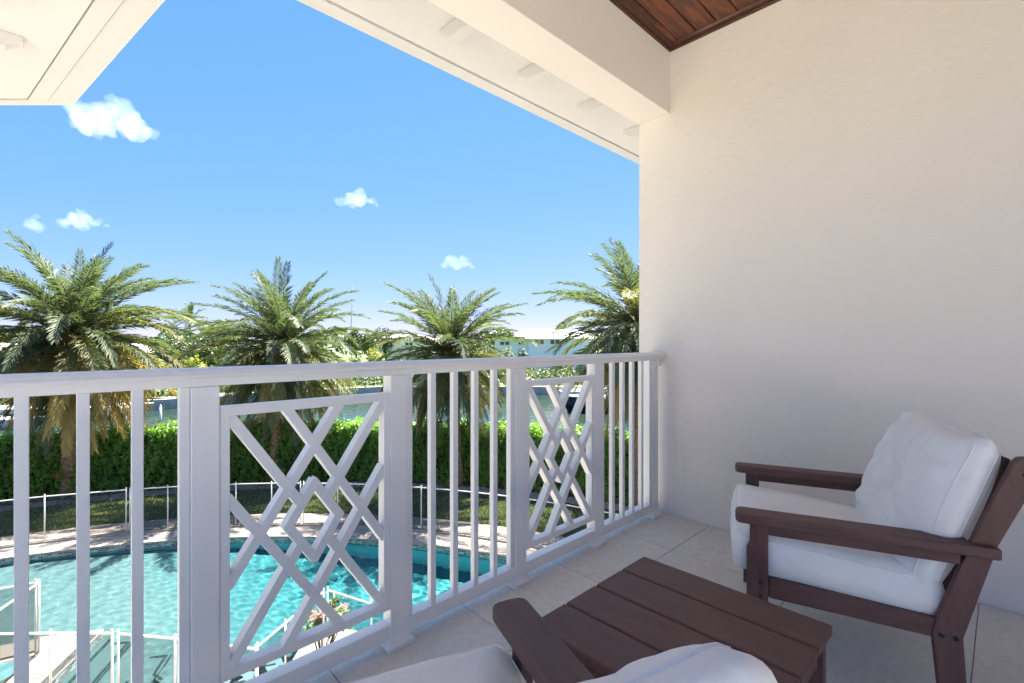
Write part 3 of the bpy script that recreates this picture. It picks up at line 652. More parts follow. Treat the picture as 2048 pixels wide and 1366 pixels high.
# ------------------------------------------------------------------ lounge chairs and table
def cushion_me(name, w, d, t, crown, seed, dimple=0.0, wr=0.004, n=56, top_pull=0.0):
    """boxed cushion; local x = depth d, y = width w, z = thickness t"""
    vs, idx = [], {}
    bm = bmesh.new(); rc = 0.035
    def outline(u, v):      # square param -> rounded rectangle
        x, y = u * d / 2, v * w / 2
        cx_, cy_ = d / 2 - rc, w / 2 - rc
        ax, ay = abs(x) - cx_, abs(y) - cy_
        if ax > 0 and ay > 0:
            L = math.hypot(ax, ay); m_ = max(ax, ay); k = m_ / L if L else 1
            x = math.copysign(cx_ + ax * k, x); y = math.copysign(cy_ + ay * k, y)
        bow = 0.012
        return x * (1 + bow * (1 - v * v)), y * (1 + bow * (1 - u * u))
    grid = {}
    for side in (1, -1):
        for i in range(n + 1):
            for j in range(n + 1):
                u, v = -1 + 2 * i / n, -1 + 2 * j / n
                u = math.copysign(abs(u) ** 0.85, u); v = math.copysign(abs(v) ** 0.85, v)
                x, y = outline(u, v); e = (1 - u ** 4) * (1 - v ** 4)
                er = min(1, (1 - max(abs(u), abs(v))) / 0.12)
                z = t / 2 - 0.010 * (1 - er) ** 2 + crown * e ** 0.8
                if side > 0:
                    r = math.hypot(x, y)
                    if dimple:
                        z -= dimple * math.exp(-(r / 0.05) ** 2) + dimple * 0.75 * math.exp(-(r / 0.14) ** 2)
                        th = math.atan2(y, x); z += 0.007 * math.sin(th * 7 + 1.3 * noise.noise((x * 9, y * 9, seed))) * math.exp(-((r - 0.08) / 0.07) ** 2)
                    eg = max(abs(u), abs(v))
                    z += wr * (noise.noise((x * 7 + seed, y * 13, seed * 1.7)) * 1.6 + noise.noise((x * 19, y * 30 + seed, 3.1)) * 0.6) * (0.35 + eg) * (0.25 + 0.75 * er)
                    # pinched folds running in from the short edges
                    z += 0.048 * max(0, abs(v) - 0.25) * max(0, 1 - abs(v)) * math.sin(x * 62 + 6 * noise.noise((x * 5, y * 3, seed))) * max(0, noise.noise((x * 9 + 4, v * 2, seed)) + 0.45) * (1.6 if dimple else 0.4)
                    z -= top_pull * max(0, abs(u) * abs(v) - 0.6)
                grid[(side, i, j)] = bm.verts.new((x, y, z * side))
    for side in (1, -1):
        for i in range(n):
            for j in range(n):
                q = [grid[(side, i, j)], grid[(side, i + 1, j)], grid[(side, i + 1, j + 1)], grid[(side, i, j + 1)]]
                bm.faces.new(q if side > 0 else q[::-1])
    ring = [(i, 0) for i in range(n)] + [(n, j) for j in range(n)] + [(i, n) for i in range(n, 0, -1)] + [(0, j) for j in range(n, 0, -1)]
    m = 7; rows = []
    for k in range(m + 1):
        row = []
        for (i, j) in ring:
            if k == 0: row.append(grid[(1, i, j)]); continue
            if k == m: row.append(grid[(-1, i, j)]); continue
            a_, b_ = grid[(1, i, j)].co, grid[(-1, i, j)].co; s = k / m; p = a_.lerp(b_, s)
            nrm = Vector((p.x / d, p.y / w, 0)).normalized(); bl = 0.016 * math.sin(math.pi * s) 
            bl += 0.005 * noise.noise((p.x * 22 + seed, p.y * 22, p.z * 4)) * math.sin(math.pi * s)
            row.append(bm.verts.new(p + nrm * bl))
        rows.append(row)
    for k in range(m):
        L = len(ring)
        for q in range(L): bm.faces.new((rows[k][q], rows[k + 1][q], rows[k + 1][(q + 1) % L], rows[k][(q + 1) % L]))
    seam_t = [grid[(1, i, j)].co.copy() for i, j in ring[::2]]; seam_b = [grid[(-1, i, j)].co.copy() for i, j in ring[::2]]
    bmesh.ops.recalc_face_normals(bm, faces=bm.faces)
    me = bpy.data.meshes.new(name); bm.to_mesh(me); bm.free()
    me.polygons.foreach_set('use_smooth', [True] * len(me.polygons))
    return me, seam_t + [seam_t[0]], seam_b + [seam_b[0]]

def make_chair(name, loc, face_deg, label, seed, slump=(0, 0, 0, 0)):
    t = empty(name, loc, R(face_deg), label, 'armchair', 'brown lounge chairs with white cushions')
    bv = 0.0035
    for sg in (1, -1):
        def S(a_, b_): return (a_, b_) if sg > 0 else (-b_, -a_)
        s0, s1 = S(0.334, 0.360)
        leg = prism('leg', [(-0.041, 0), (0.026, 0), (0.026, 0.44), (0.016, 0.458), (0.016, 0.5295), (-0.041, 0.5295)], s0, s1, 'y', M['brown_z'], t, bv, 2)
        bp = prism('back_post', [(-0.503, 0), (-0.578, 0), (-0.557, 0.148), (-0.550, 0.276), (-0.627, 0.564), (-0.715, 0.775), (-0.716, 0.800), (-0.706, 0.818), (-0.690, 0.826), (-0.672, 0.823), (-0.659, 0.808), (-0.570, 0.571), (-0.484, 0.303), (-0.478, 0.275)], s0, s1, 'y', M['brown_z'], t, bv, 2)
        # arm board with rounded nose, notched round the back post
        o_, i_ = 0.386 * sg, 0.300 * sg; nt_ = 0.3625 * sg
        nose = []
        for k in range(9):
            a_ = math.pi / 2 - math.pi * k / 8; nose.append((0.040 + 0.022 * math.cos(a_), (0.343 + 0.043 * (math.copysign(abs(math.sin(a_)) ** 0.6, math.sin(a_)))) * sg))
        pts = [(-0.626, o_)] + nose + [(-0.568, i_), (-0.568, nt_), (-0.626, nt_)]
        prism('arm', pts, 0.530, 0.563, 'z', M['brown_x'], t, 0.006, 3)
        a0, a1 = S(0.336, 0.356)
        box('arm_apron', -0.545, -0.0415, a0, a1, 0.492, 0.5298, M['brown_x'], t, 0.002)
        a0, a1 = S(0.330, 0.353)
        prism('side_rail', [(-0.0415, 0.277), (-0.0415, 0.347), (-0.492, 0.316), (-0.480, 0.259)], a0, a1, 'y', M['brown_x'], t, bv, 2)
        for (u, z, par) in ((-0.017, 0.33, leg), (-0.017, 0.283, leg), (-0.499, 0.275, bp), (-0.531, 0.273, bp), (-0.684, 0.775, bp)):
            yb = 0.360 * sg
            link('bolt', tube_me('bolt', [(u, yb - 0.004 * sg, z), (u, yb + 0.0035 * sg, z)], 0.0065, 10), M['boltm'], par)
    box('front_rail', -0.035, -0.010, -0.3335, 0.3335, 0.262, 0.335, M['brown_y'], t, bv)
    for k in range(5):
        u = -0.10 - 0.093 * k; z = 0.336 + 0.07 * (u + 0.04)
        box('seat_slat', u - 0.040, u + 0.040, -0.3295, 0.3295, z - 0.045, z - 0.025, M['brown_y'], t, 0.003)
    # back slats and rails between the posts, in the plane of recline
    dx, dz = -0.346 / 1.0582, 1 / 1.0582; px_, pz_ = -1 * dz * -1, 0
    def BL(s, off): return (-0.4905 + dx * s - dz * off, 0.300 + dz * s + dx * off)
    def bslat(name, sA, sB, y0, y1, o0, o1, mat):
        prism(name, [BL(sA, o0), BL(sB, o0), BL(sB, o1), BL(sA, o1)], y0, y1, 'y', mat, t, 0.003, 2)
    bslat('back_rail', 0.47, 0.535, -0.3332, 0.3332, 0.012, 0.036, M['brown_y']); bslat('back_rail', 0.03, 0.095, -0.3332, 0.3332, 0.012, 0.036, M['brown_y'])
    for k in range(5):
        yc = -0.25 + 0.125 * k; bslat('back_slat', 0.02, 0.54, yc - 0.045, yc + 0.045, -0.003, 0.0115, M['brown_z'])
    # cushions
    me, st, sb = cushion_me('seat_cushion', 0.652, 0.575, 0.134, 0.022, seed, 0.0, 0.004)
    sc_ = link('seat_cushion', me, M['fabric'], t, (-0.2265, 0, 0.386), (0, R(-5.6), 0))
    link('piping', tube_me('piping', st, 0.0028, 5, False), M['fabric'], sc_); link('piping', tube_me('piping', sb, 0.0028, 5, False), M['fabric'], sc_)
    zp = tube_me('zipper_pull', [(-0.295, 0.308, -0.015), (-0.312, 0.312, -0.021), (-0.322, 0.314, -0.026)], 0.004, 6); link('zipper_pull', zp, M['zip'], sc_)
    me, st, sb = cushion_me('back_cushion', 0.640, 0.490, 0.085, 0.062, seed + 5.3, 0.036, 0.0085, 72, 0.02)
    bc = link('back_cushion', me, M['fabric'], t, (-0.537 + slump[0], slump[1], 0.622 + slump[2]), None)
    # local x (depth) -> up along the recline, local z (thickness) -> forward
    upv = Vector((dx, 0, dz)); fwv = Vector((dz, 0, -dx)); yv = fwv.cross(upv)
    upv, yv = upv * math.cos(slump[3]) + yv * math.sin(slump[3]), yv * math.cos(slump[3]) - upv * math.sin(slump[3])
    bc.rotation_euler = Matrix((upv, yv, fwv)).transposed().to_euler()
    link('piping', tube_me('piping', st, 0.0030, 5, False), M['fabric'], bc); link('piping', tube_me('piping', sb, 0.0030, 5, False), M['fabric'], bc)
    bm = bmesh.new(); bmesh.ops.create_uvsphere(bm, u_segments=14, v_segments=8, radius=0.013)
    bmesh.ops.scale(bm, vec=(1, 1, 0.5), verts=bm.verts); me = bpy.data.meshes.new('button'); bm.to_mesh(me); bm.free()
    link('button', me, M['fabric'], bc, (0, 0, 0.085 / 2 + 0.062 - 0.060), smooth=True)
    return t
make_chair('lounge_chair', (2.076, 0.729, 0), 111, 'brown slatted lounge chair with white cushions against the stucco wall', 1.0)
make_chair('lounge_chair', (0.409, 0.858, 0), 70, 'brown lounge chair cut off by the bottom of the photo before the table', 4.7, (-0.02, -0.01, -0.030, R(-13)))
tb = empty('side_table', (1.212, 0.603, 0), 0, 'low square brown side table of four slats between the chairs', 'table')
for k in range(4):
    x0 = -0.287 + 0.1440 * k
    box('slat', x0, x0 + 0.1395, -0.283, 0.283, 0.372, 0.400, M['brown_y'], tb, 0.006, 3)
for sx in (-1, 1):
    xa = sx * 0.252
    box('apron', xa - 0.012, xa + 0.012, -0.215, 0.215, 0.300, 0.3715, M['brown_y'], tb, 0.002)
    for sy in (-1, 1):
        ya = sy * 0.243
        box('leg', min(xa + sx * 0.02, xa - sx * 0.012), max(xa + sx * 0.02, xa - sx * 0.012), ya - 0.0275, ya + 0.0275, 0, 0.3718, M['brown_z'], tb, 0.003, 2)
for sy in (-1, 1): box('apron', -0.239, 0.239, sy * 0.247 - 0.012, sy * 0.247 + 0.012, 0.3005, 0.3712, M['brown_x'], tb, 0.002)

# ------------------------------------------------------------------ pool fences
def fence(name, pts, label, breaks=(), hgt=1.22, doubles=(), closed_mesh=True):
    p0 = Vector(pts[0]); f = empty(name, (p0.x, p0.y, G), 0, label, 'fence')
    for i, p in enumerate(pts):
        q = Vector(p) - p0
        offs = [0.0]
        if i in doubles and 0 < i < len(pts) - 1:
            d = (Vector(pts[i + 1]) - Vector(pts[i - 1])).normalized(); offs = [-0.045, 0.045]
        else: d = Vector((0, 0))
        for of in offs:
            c = q + d * of
            po = link('post', tube_me('post', [(c.x, c.y, 0), (c.x, c.y, hgt + 0.02)], 0.0145, 8), M['pvc'], f)
            link('post_cap', tube_me('post_cap', [(c.x, c.y, hgt + 0.02), (c.x, c.y, hgt + 0.045)], [0.019, 0.012], 8), M['pvc'], po)
    for i in range(len(pts) - 1):
        a_, b_ = Vector(pts[i]) - p0, Vector(pts[i + 1]) - p0; d = (b_ - a_).normalized(); ga = 0.045 if i in doubles else 0.0; gb = 0.045 if (i + 1) in doubles else 0.0
        a2, b2 = a_ + d * (ga + 0.015), b_ - d * (gb + 0.015); nn = Vector((-d.y, d.x)) * 0.010
        prism('top_rail', [tuple(a2 - nn), tuple(b2 - nn), tuple(b2 + nn), tuple(a2 + nn)], hgt - 0.028, hgt, 'z', M['pvc'], f, 0.004)
        prism('bottom_hem', [tuple(a2 - nn * 0.25), tuple(b2 - nn * 0.25), tuple(b2 + nn * 0.25), tuple(a2 + nn * 0.25)], 0.03, 0.06, 'z', M['black'], f)
        me = bpy.data.meshes.new('mesh_panel'); me.from_pydata([(a2.x, a2.y, 0.06), (b2.x, b2.y, 0.06), (b2.x, b2.y, hgt - 0.028), (a2.x, a2.y, hgt - 0.028)], [], [(0, 1, 2, 3)])
        link('mesh_panel', me, M['screen'], f)
    return f
ths = [86, 79.6, 73.5, 67.7, 61.4, 58.1, 55.0, 52.0, 48.6, 45.6, 42.0, 39.1, 36.3, 33.4, 29.9, 26.4, 23.2, 20.2, 17.2, 14.0, 11.0]
fence('pool_fence', [pol(a_, 0.72)[:2] for a_ in ths], 'white posted mesh fence curving along the far edge of the pool', doubles=(4, 9, 14))
fence('pool_fence', [(-1.7, 10.6), (-0.9, 10.05), (-0.04, 9.25), (0.61, 8.62), (1.19, 7.90), (1.92, 6.89)], 'white posted mesh fence on the near deck below the left balusters', doubles=(3,))
fence('pool_fence', [(1.95, 6.93), (2.40, 7.22), (3.15, 7.70)], 'short mesh fence run before the flowering shrub', doubles=())
fence('pool_fence', [(3.22, 7.70), (3.54, 6.83), (3.9, 5.9), (4.4, 5.1)], 'mesh fence run leaving the shrub toward the house', doubles=())
fence('fence_gate', [(-0.19, 11.31), (-0.62, 10.55), (-1.05, 9.8)], 'open dark mesh gate panel standing beside the spa', doubles=())
fence('pool_fence', [(-0.23, 11.36), (-1.2, 11.62), (-2.2, 12.1)], 'mesh fence run going left from the open gate panel', doubles=())

# ------------------------------------------------------------------ gravel, grass, hedge
def scatter_ring(n, t0, t1, o0, o1): 
    th = np.radians(RNG.uniform(min(t0, t1), max(t0, t1), n)); o = RNG.uniform(o0, o1, n); return PC[0] + (PR + o) * np.cos(th), PC[1] + (PR + o) * np.sin(th)
def stones(n, t0, t1, o0, o1, smin, smax):
    x, y = scatter_ring(n, t0, t1, o0, o1); s = RNG.uniform(smin, smax, n)
    oc = np.array([(1, 0, 0), (-1, 0, 0), (0, 1, 0), (0, -1, 0), (0, 0, .7), (0, 0, -.5)], float)
    V = oc[None] * (s[:, None, None] * RNG.uniform(0.6, 1.2, (n, 6, 1))) + np.stack([x, y, np.full(n, G + 0.03)], 1)[:, None]
    f = np.array([(0, 2, 4), (2, 1, 4), (1, 3, 4), (3, 0, 4), (2, 0, 5), (1, 2, 5), (3, 1, 5), (0, 3, 5)])
    F = (np.arange(n)[:, None, None] * 6 + f[None]).reshape(-1, 3); return mesh_np('gravel', V.reshape(-1, 3), F)
tag(link('gravel', stones(9000, 78, 5, 4.15, 4.75, 0.02, 0.05), M['gravel']), 'strip of pinkish gravel stones along the foot of the hedge', 'gravel', kind='stuff')
n = 60000; x, y = scatter_ring(n, 80, 8, 1.56, 4.2)
hgt = RNG.uniform(0.03, 0.07, n); an = RNG.uniform(0, 6.28, n); wd = 0.012
V = np.stack([np.stack([x - wd * np.cos(an), y - wd * np.sin(an), np.full(n, G)], 1), np.stack([x + wd * np.cos(an), y + wd * np.sin(an), np.full(n, G)], 1),
              np.stack([x + RNG.normal(0, .025, n), y + RNG.normal(0, .025, n), G + hgt], 1)], 1).reshape(-1, 3)
tag(link('grass', mesh_np('grass', V, np.arange(3 * n).reshape(-1, 3), np.repeat(RNG.random(n), 3)), M['blade']), 'short mown grass blades of the shaded lawn', 'grass', kind='stuff')
HO0, HO1, HH = 4.82, 6.15, 2.02
hedge = empty('hedge', pol(48, 5.4), 0, 'clipped dense green hedge curving between lawn and canal', 'hedge')
def hedge_leaves(n_front, n_top, n_back):
    P, N = [], []
    def lump(th, z): return 0.10 * np.sin(th * 2.1 + z * 2) + 0.08 * np.sin(th * 5.3 + z * 5.1) + 0.05 * np.sin(th * 11.7 - z * 7)
    th = RNG.uniform(4, 82, n_front); z = HH * RNG.random(n_front) ** 0.85; o = HO0 + lump(th, z) + np.abs(RNG.normal(0, 0.10, n_front)) + 0.12 * (z / HH) ** 6
    a_ = np.radians(th); P.append(np.stack([PC[0] + (PR + o) * np.cos(a_), PC[1] + (PR + o) * np.sin(a_), G + 0.06 + z], 1)); N.append(np.stack([-np.cos(a_), -np.sin(a_), np.full(n_front, 0.75)], 1))
    th = RNG.uniform(4, 82, n_top); o = RNG.uniform(HO0, HO1, n_top); z = HH + 0.05 * lump(th * 3, o) + 0.09 * np.sin(th * 1.7) + RNG.normal(0, 0.06, n_top) + np.maximum(0, RNG.normal(-0.05, 0.09, n_top))
    a_ = np.radians(th); P.append(np.stack([PC[0] + (PR + o) * np.cos(a_), PC[1] + (PR + o) * np.sin(a_), G + z], 1)); N.append(np.stack([-0.2 * np.cos(a_), -0.2 * np.sin(a_), np.full(n_top, 1.0)], 1))
    th = RNG.uniform(4, 82, n_back); z = HH * RNG.random(n_back); o = HO1 - np.abs(RNG.normal(0, 0.08, n_back))
    a_ = np.radians(th); P.append(np.stack([PC[0] + (PR + o) * np.cos(a_), PC[1] + (PR + o) * np.sin(a_), G + z], 1)); N.append(np.stack([np.cos(a_), np.sin(a_), np.full(n_back, 0.4)], 1))
    P, N = np.concatenate(P), np.concatenate(N); k = len(P); L = RNG.uniform(0.075, 0.135, k)
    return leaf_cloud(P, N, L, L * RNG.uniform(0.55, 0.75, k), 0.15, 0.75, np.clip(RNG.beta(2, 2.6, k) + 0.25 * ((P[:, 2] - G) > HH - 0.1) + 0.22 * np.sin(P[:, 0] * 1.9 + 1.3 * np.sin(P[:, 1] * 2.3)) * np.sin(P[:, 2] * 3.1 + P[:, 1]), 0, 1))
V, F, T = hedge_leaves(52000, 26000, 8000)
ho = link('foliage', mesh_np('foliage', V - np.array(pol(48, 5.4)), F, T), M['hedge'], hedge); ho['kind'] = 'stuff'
core = [pol(a_, HO0 + 0.28)[:2] for a_ in np.linspace(82, 4, 50)] + [pol(a_, HO1 - 0.2)[:2] for a_ in np.linspace(4, 82, 50)]
o = prism('light_block_core', core, G + 0.12, G + HH - 0.16, 'z', M['hedge_core'], None); o.parent = hedge; q = pol(48, 5.4); o.location = (-q[0], -q[1], -q[2])  # solid dark core added inside the leaves to block light

# ------------------------------------------------------------------ date palms
def frond_me(L, a0, bend, seed, nl=84, leaf=0.40, side=0.0, width=0.030, stem=True):
    """feather frond in the local x-z plane, base at the origin"""
    rs = np.random.default_rng(seed); m = 26
    pts = [np.array([0, 0, 0.0])]; ang = a0; ds = L / m
    for i in range(m):
        s = (i + 1) / m; ang = a0 - bend * s ** 1.35; d = np.array([math.cos(ang), side * s * s, math.sin(ang)]); pts.append(pts[-1] + d / np.linalg.norm(d) * ds)
    pts = np.array(pts); V, F, T = [], [], []
    def add(vs, fs, t):
        b = len(V); V.extend(vs); F.extend([tuple(b + i for i in f) for f in fs]); T.extend([t] * len(vs))
    for i in range(m):      # rachis as a three sided tapering rod
        r0, r1 = 0.026 * (1 - i / m) + 0.004, 0.026 * (1 - (i + 1) / m) + 0.004
        p, q = pts[i], pts[i + 1]; d = (q - p) / np.linalg.norm(q - p); up = np.cross(d, (0, 1, 0)); yv = np.array([0, 1.0, 0])
        ring = lambda c, r: [c + yv * r, c - yv * r, c - up * r]
        vs = ring(p, r0) + ring(q, r1); add(vs, [(0, 1, 4), (0, 4, 3), (1, 2, 5), (1, 5, 4), (2, 0, 3), (2, 3, 5)], 0.95)
    for k in range(nl):
        s = 0.10 + 0.90 * (k + rs.uniform(-.3, .3)) / nl; s = min(max(s, 0.08), 0.999); f = s * m; i = min(int(f), m - 1); p = pts[i] + (pts[i + 1] - pts[i]) * (f - i)
        d = pts[i + 1] - pts[i]; d /= np.linalg.norm(d); up = np.cross((0, -1.0, 0), d); 
        ll = leaf * (0.35 + 0.65 * min(1, s / 0.22)) * (1 - 0.62 * max(0, (s - 0.45) / 0.55) ** 1.6) * rs.uniform(0.85, 1.12)
        fa = R(52 - 26 * s + rs.uniform(-9, 9))
        for sg in (1, -1):
            el = R(rs.choice([34, 12, -6]) + rs.uniform(-10, 10)); sd = np.array([0, sg, 0.0]) * math.cos(el) + up * math.sin(el)
            t = d * math.cos(fa) + sd * math.sin(fa); t[2] -= 0.10; t /= np.linalg.norm(t); wv = np.cross(t, up * math.cos(el) - np.array([0, sg, 0]) * math.sin(el)); wv /= (np.linalg.norm(wv) + 1e-9)
            mid = p + t * ll * 0.5; tip = p + t * ll + np.array([0, 0, -0.10 * ll]); w = width * rs.uniform(0.8, 1.1) / 2
            add([p, mid + wv * w, tip, mid - wv * w], [(0, 1, 2), (0, 2, 3)], rs.random() * 0.8)
    return mesh_np('frond', np.array(V), np.array(F, dtype=np.int32), np.array(T))
ELS = [86, 78, 70, 60, 50, 40, 30, 18, 6, -8, -24, -42, -60]
FR = {}
for mk in ('frond_green', 'frond_olive', 'frond_gold'):
    for e in ELS:
        if (mk == 'frond_gold' and e > -5) or (mk == 'frond_olive' and e > 40): continue
        vs = []
        for v in range(3):
            sd = ELS.index(e) * 31 + v * 7 + len(mk)
            bend = R({86: 24, 78: 34, 70: 44, 60: 54, 50: 58, 40: 60, 30: 62, 18: 60, 6: 56, -8: 50, -24: 40, -42: 28, -60: 16}[e]) * (0.8 + 0.2 * v)
            me = frond_me(2.75 if e > 62 else (3.35 if e > -10 else 2.95), R(e), bend, sd, 96, 0.46, (v - 1) * 0.16, 0.024); me.materials.append(M[mk]); vs.append(me)
        FR[(mk, e)] = vs
def palm(th, off, zc, lean, rt, label, seed, nf, scale, gold=0.35, spin=0.0, stalks=2):
    rs = random.Random(seed); b = Vector(pol(th, off)); t = empty('date_palm', b, 0, label, 'palm tree', 'date palms standing along the hedge')
    h = zc - G; m = 16
    pts = [(lean[0] * (i / m) ** 1.5, lean[1] * (i / m) ** 1.5, h * i / m) for i in range(m + 1)]
    rad = [rt * (1.25 - 0.25 * min(1, i / 3)) * (1 + 0.55 * max(0, (i / m - 0.78) / 0.22)) for i in range(m + 1)]
    tr = link('trunk', tube_me('trunk', pts, rad, 14), M['bark'], t)
    # old leaf bases: a spiral of upturned wedges, joined in one part of the trunk
    V, F = [], []; k = 0; z = 0.15
    while z < h - 0.05:
        i = min(m - 1, int(z / h * m)); f = z / h * m - i; cx_ = pts[i][0] + (pts[i + 1][0] - pts[i][0]) * f; cy_ = pts[i][1] + (pts[i + 1][1] - pts[i][1]) * f; r = rad[i] + (rad[i + 1] - rad[i]) * f
        a_ = k * 2.39996; w = 0.075 * (r / 0.2) ** 0.5; o_ = Vector((math.cos(a_), math.sin(a_), 0)); s_ = Vector((-math.sin(a_), math.cos(a_), 0)); c = Vector((cx_, cy_, z))
        ext = 0.03 + 0.05 * (z / h) ** 3; hh = 0.10 + 0.06 * (z / h) ** 3
        q = [c + o_ * (r - 0.02) + s_ * w, c + o_ * (r - 0.02) - s_ * w, c + o_ * (r + ext) + s_ * w * 0.7 + Vector((0, 0, hh)), c + o_ * (r + ext) - s_ * w * 0.7 + Vector((0, 0, hh)), c + o_ * (r - 0.03) + s_ * w * 0.6 + Vector((0, 0, hh * 0.9)), c + o_ * (r - 0.03) - s_ * w * 0.6 + Vector((0, 0, hh * 0.9))]
        bb = len(V); V += [tuple(v) for v in q]; F += [tuple(bb + i_ for i_ in f_) for f_ in ((0, 1, 3, 2), (2, 3, 5, 4), (0, 2, 4), (1, 5, 3))]
        z += 0.0165; k += 1
    me = bpy.data.meshes.new('leaf_bases'); me.from_pydata(V, [], F); lb = link('leaf_bases', me, M['boot'], tr); lb['kind'] = 'stuff'
    top = Vector(pts[-1])
    # rust coloured fibre and fruit stalks at the heart of the crown
    V = []; F = []
    for k in range(170):
        a_ = rs.uniform(0, 6.283); e_ = R(rs.uniform(-25, 70)); d = Vector((math.cos(a_) * math.cos(e_), math.sin(a_) * math.cos(e_), math.sin(e_))); s_ = Vector((-math.sin(a_), math.cos(a_), 0)) * 0.022
        p = top + Vector((0, 0, rs.uniform(-0.35, 0.15))) + d * rt * 0.8; q = p + d * rs.uniform(0.25, 0.6); bb = len(V)
        V += [tuple(p - s_), tuple(p + s_), tuple(q + s_ * 0.3), tuple(q - s_ * 0.3)]; F.append((bb, bb + 1, bb + 2, bb + 3))
    me = bpy.data.meshes.new('crown_fibre'); me.from_pydata(V, [], F); cf = link('crown_fibre', me, M['fibre'], t); cf['kind'] = 'stuff'
    for k in range(stalks):
        a_ = R(-126) + (k - (stalks - 1) / 2) * 0.42 + rs.uniform(-.1, .1); d = Vector((math.cos(a_), math.sin(a_), 0)); p = top + d * rt + Vector((0, 0, -0.12))
        st = link('fruit_stalk', tube_me('fruit_stalk', [p, p + d * 0.25 + Vector((0, 0, .16)), p + d * 0.5 + Vector((0, 0, .12))], [.022, .016, .010], 5), M['stalk'], t)
        sv, sf = [], []
        for q in range(30):
            o_ = p + d * rs.uniform(0.38, 0.52) + Vector((0, 0, .13)); e_ = o_ + Vector((rs.gauss(0, .14), rs.gauss(0, .14), rs.uniform(-.45, .06))) + d * 0.12; bb = len(sv); w_ = 0.007
            sv += [tuple(o_ - Vector((w_, 0, 0))), tuple(o_ + Vector((w_, 0, 0))), tuple(e_ + Vector((w_, 0, 0))), tuple(e_ - Vector((w_, 0, 0)))]; sf.append((bb, bb + 1, bb + 2, bb + 3))
        sm_ = bpy.data.meshes.new('strands'); sm_.from_pydata(sv, [], sf); so_ = link('strands', sm_, M['fibre'], st); so_['kind'] = 'stuff'
    for k in range(nf):
        u = (k + 0.5) / nf; el = 88 - 152 * u ** 0.80; el += rs.uniform(-6, 6); e = min(ELS, key=lambda q: abs(q - el))
        mk = 'frond_green'
        if e <= 40 and rs.random() < 0.22: mk = 'frond_olive'
        if e <= -20 and rs.random() < gold: mk = 'frond_gold'
        elif e <= -8 and rs.random() < 0.45: mk = 'frond_olive'
        me = rs.choice(FR[(mk, e)]); s = scale * rs.uniform(0.88, 1.10)
        o = link('frond', me, None, t, top + Vector((0, 0, 0.12 - 0.5 * u + 0.0)), None); o.rotation_euler = (rs.uniform(-.10, .10), rs.uniform(-.05, .05), k * 2.39996 + spin + rs.uniform(-.15, .15)); o.scale = (s, s, s)
    return t
palm(70.8, 5.0, 1.35, (0.15, -0.25), 0.23, 'large date palm at left with golden hanging lower fronds', 3, 140, 1.16, 0.75, 0.4)
palm(53.6, 5.05, 0.92, (0.22, -0.30), 0.185, 'date palm with orange fruit stalks behind the first lattice panel', 5, 124, 1.06, 0.25, 1.1, 6)
palm(34.3, 4.75, 0.74, (-0.32, 0.10), 0.15, 'smaller date palm behind the middle group of balusters', 8, 112, 0.96, 0.30, 2.2, 1)
palm(16.6, 4.80, 1.55, (0.0, 0.0), 0.165, 'date palm half hidden by the stucco wall at right', 13, 112, 1.02, 0.35, 0.2, 3)

# plants at the palm feet and beside the pool
def blade_leaf(name, L, w, a0, bend, mat, parent, rz, z0=0.0, n=6, r0=0.03):
    vs, fs = [], []; p = Vector((r0, 0, z0)); ang = a0
    for i in range(n + 1):
        s = i / n; ww = w * (1 - s) ** 0.7 * (0.6 + 0.8 * s if s < 0.5 else 1.0) / 2
        vs += [(p.x, -ww, p.z + ww * 0.35), (p.x, 0, p.z), (p.x, ww, p.z + ww * 0.35)]
        ang = a0 - bend * s; p = p + Vector((math.cos(ang), 0, math.sin(ang))) * L / n
    for i in range(n):
        b = i * 3; fs += [(b, b + 1, b + 4, b + 3), (b + 1, b + 2, b + 5, b + 4)]
    me = bpy.data.meshes.new(name); me.from_pydata(vs, [], fs)
    at = me.attributes.new('tint', 'FLOAT', 'POINT'); v_ = random.random()
    at.data.foreach_set('value', [v_] * len(vs))
    return link(name, me, mat, parent, None, (0, 0, rz))
def rosette(loc, label, n, L, mat, mat2=None, w=0.06):
    t = empty('spiky_plant', loc, 0, label, 'plant')
    for k in range(n):
        u = k / n; blade_leaf('leaf', L * random.uniform(0.7, 1.1), w * random.uniform(0.8, 1.2), R(82 - 70 * u), R(50 + 30 * u), mat2 if (mat2 and random.random() < 0.3) else mat, t, k * 2.4)
    return t
rosette(pol(69.6, 4.45), 'bright green arching bromeliad at the foot of the large left palm', 26, 0.75, M['spiky'])
rosette(pol(71.3, 4.5, G + 0.75), 'orange tinged bromeliad growing on the trunk of the left palm', 16, 0.5, M['spiky'], M['orange_leaf'])
rosette(pol(35.3, 4.4), 'small spiky plant at the foot of the smaller middle palm', 18, 0.6, M['spiky'], M['orange_leaf'])
rosette(pol(54.4, 4.5), 'low spiky plant before the hedge behind the lattice', 16, 0.5, M['spiky'])
shrub = empty('flowering_shrub', (3.28, 8.05, G), 0, 'leafy green shrub with pink flower heads beside the pool fence', 'shrub')
rs = random.Random(4)
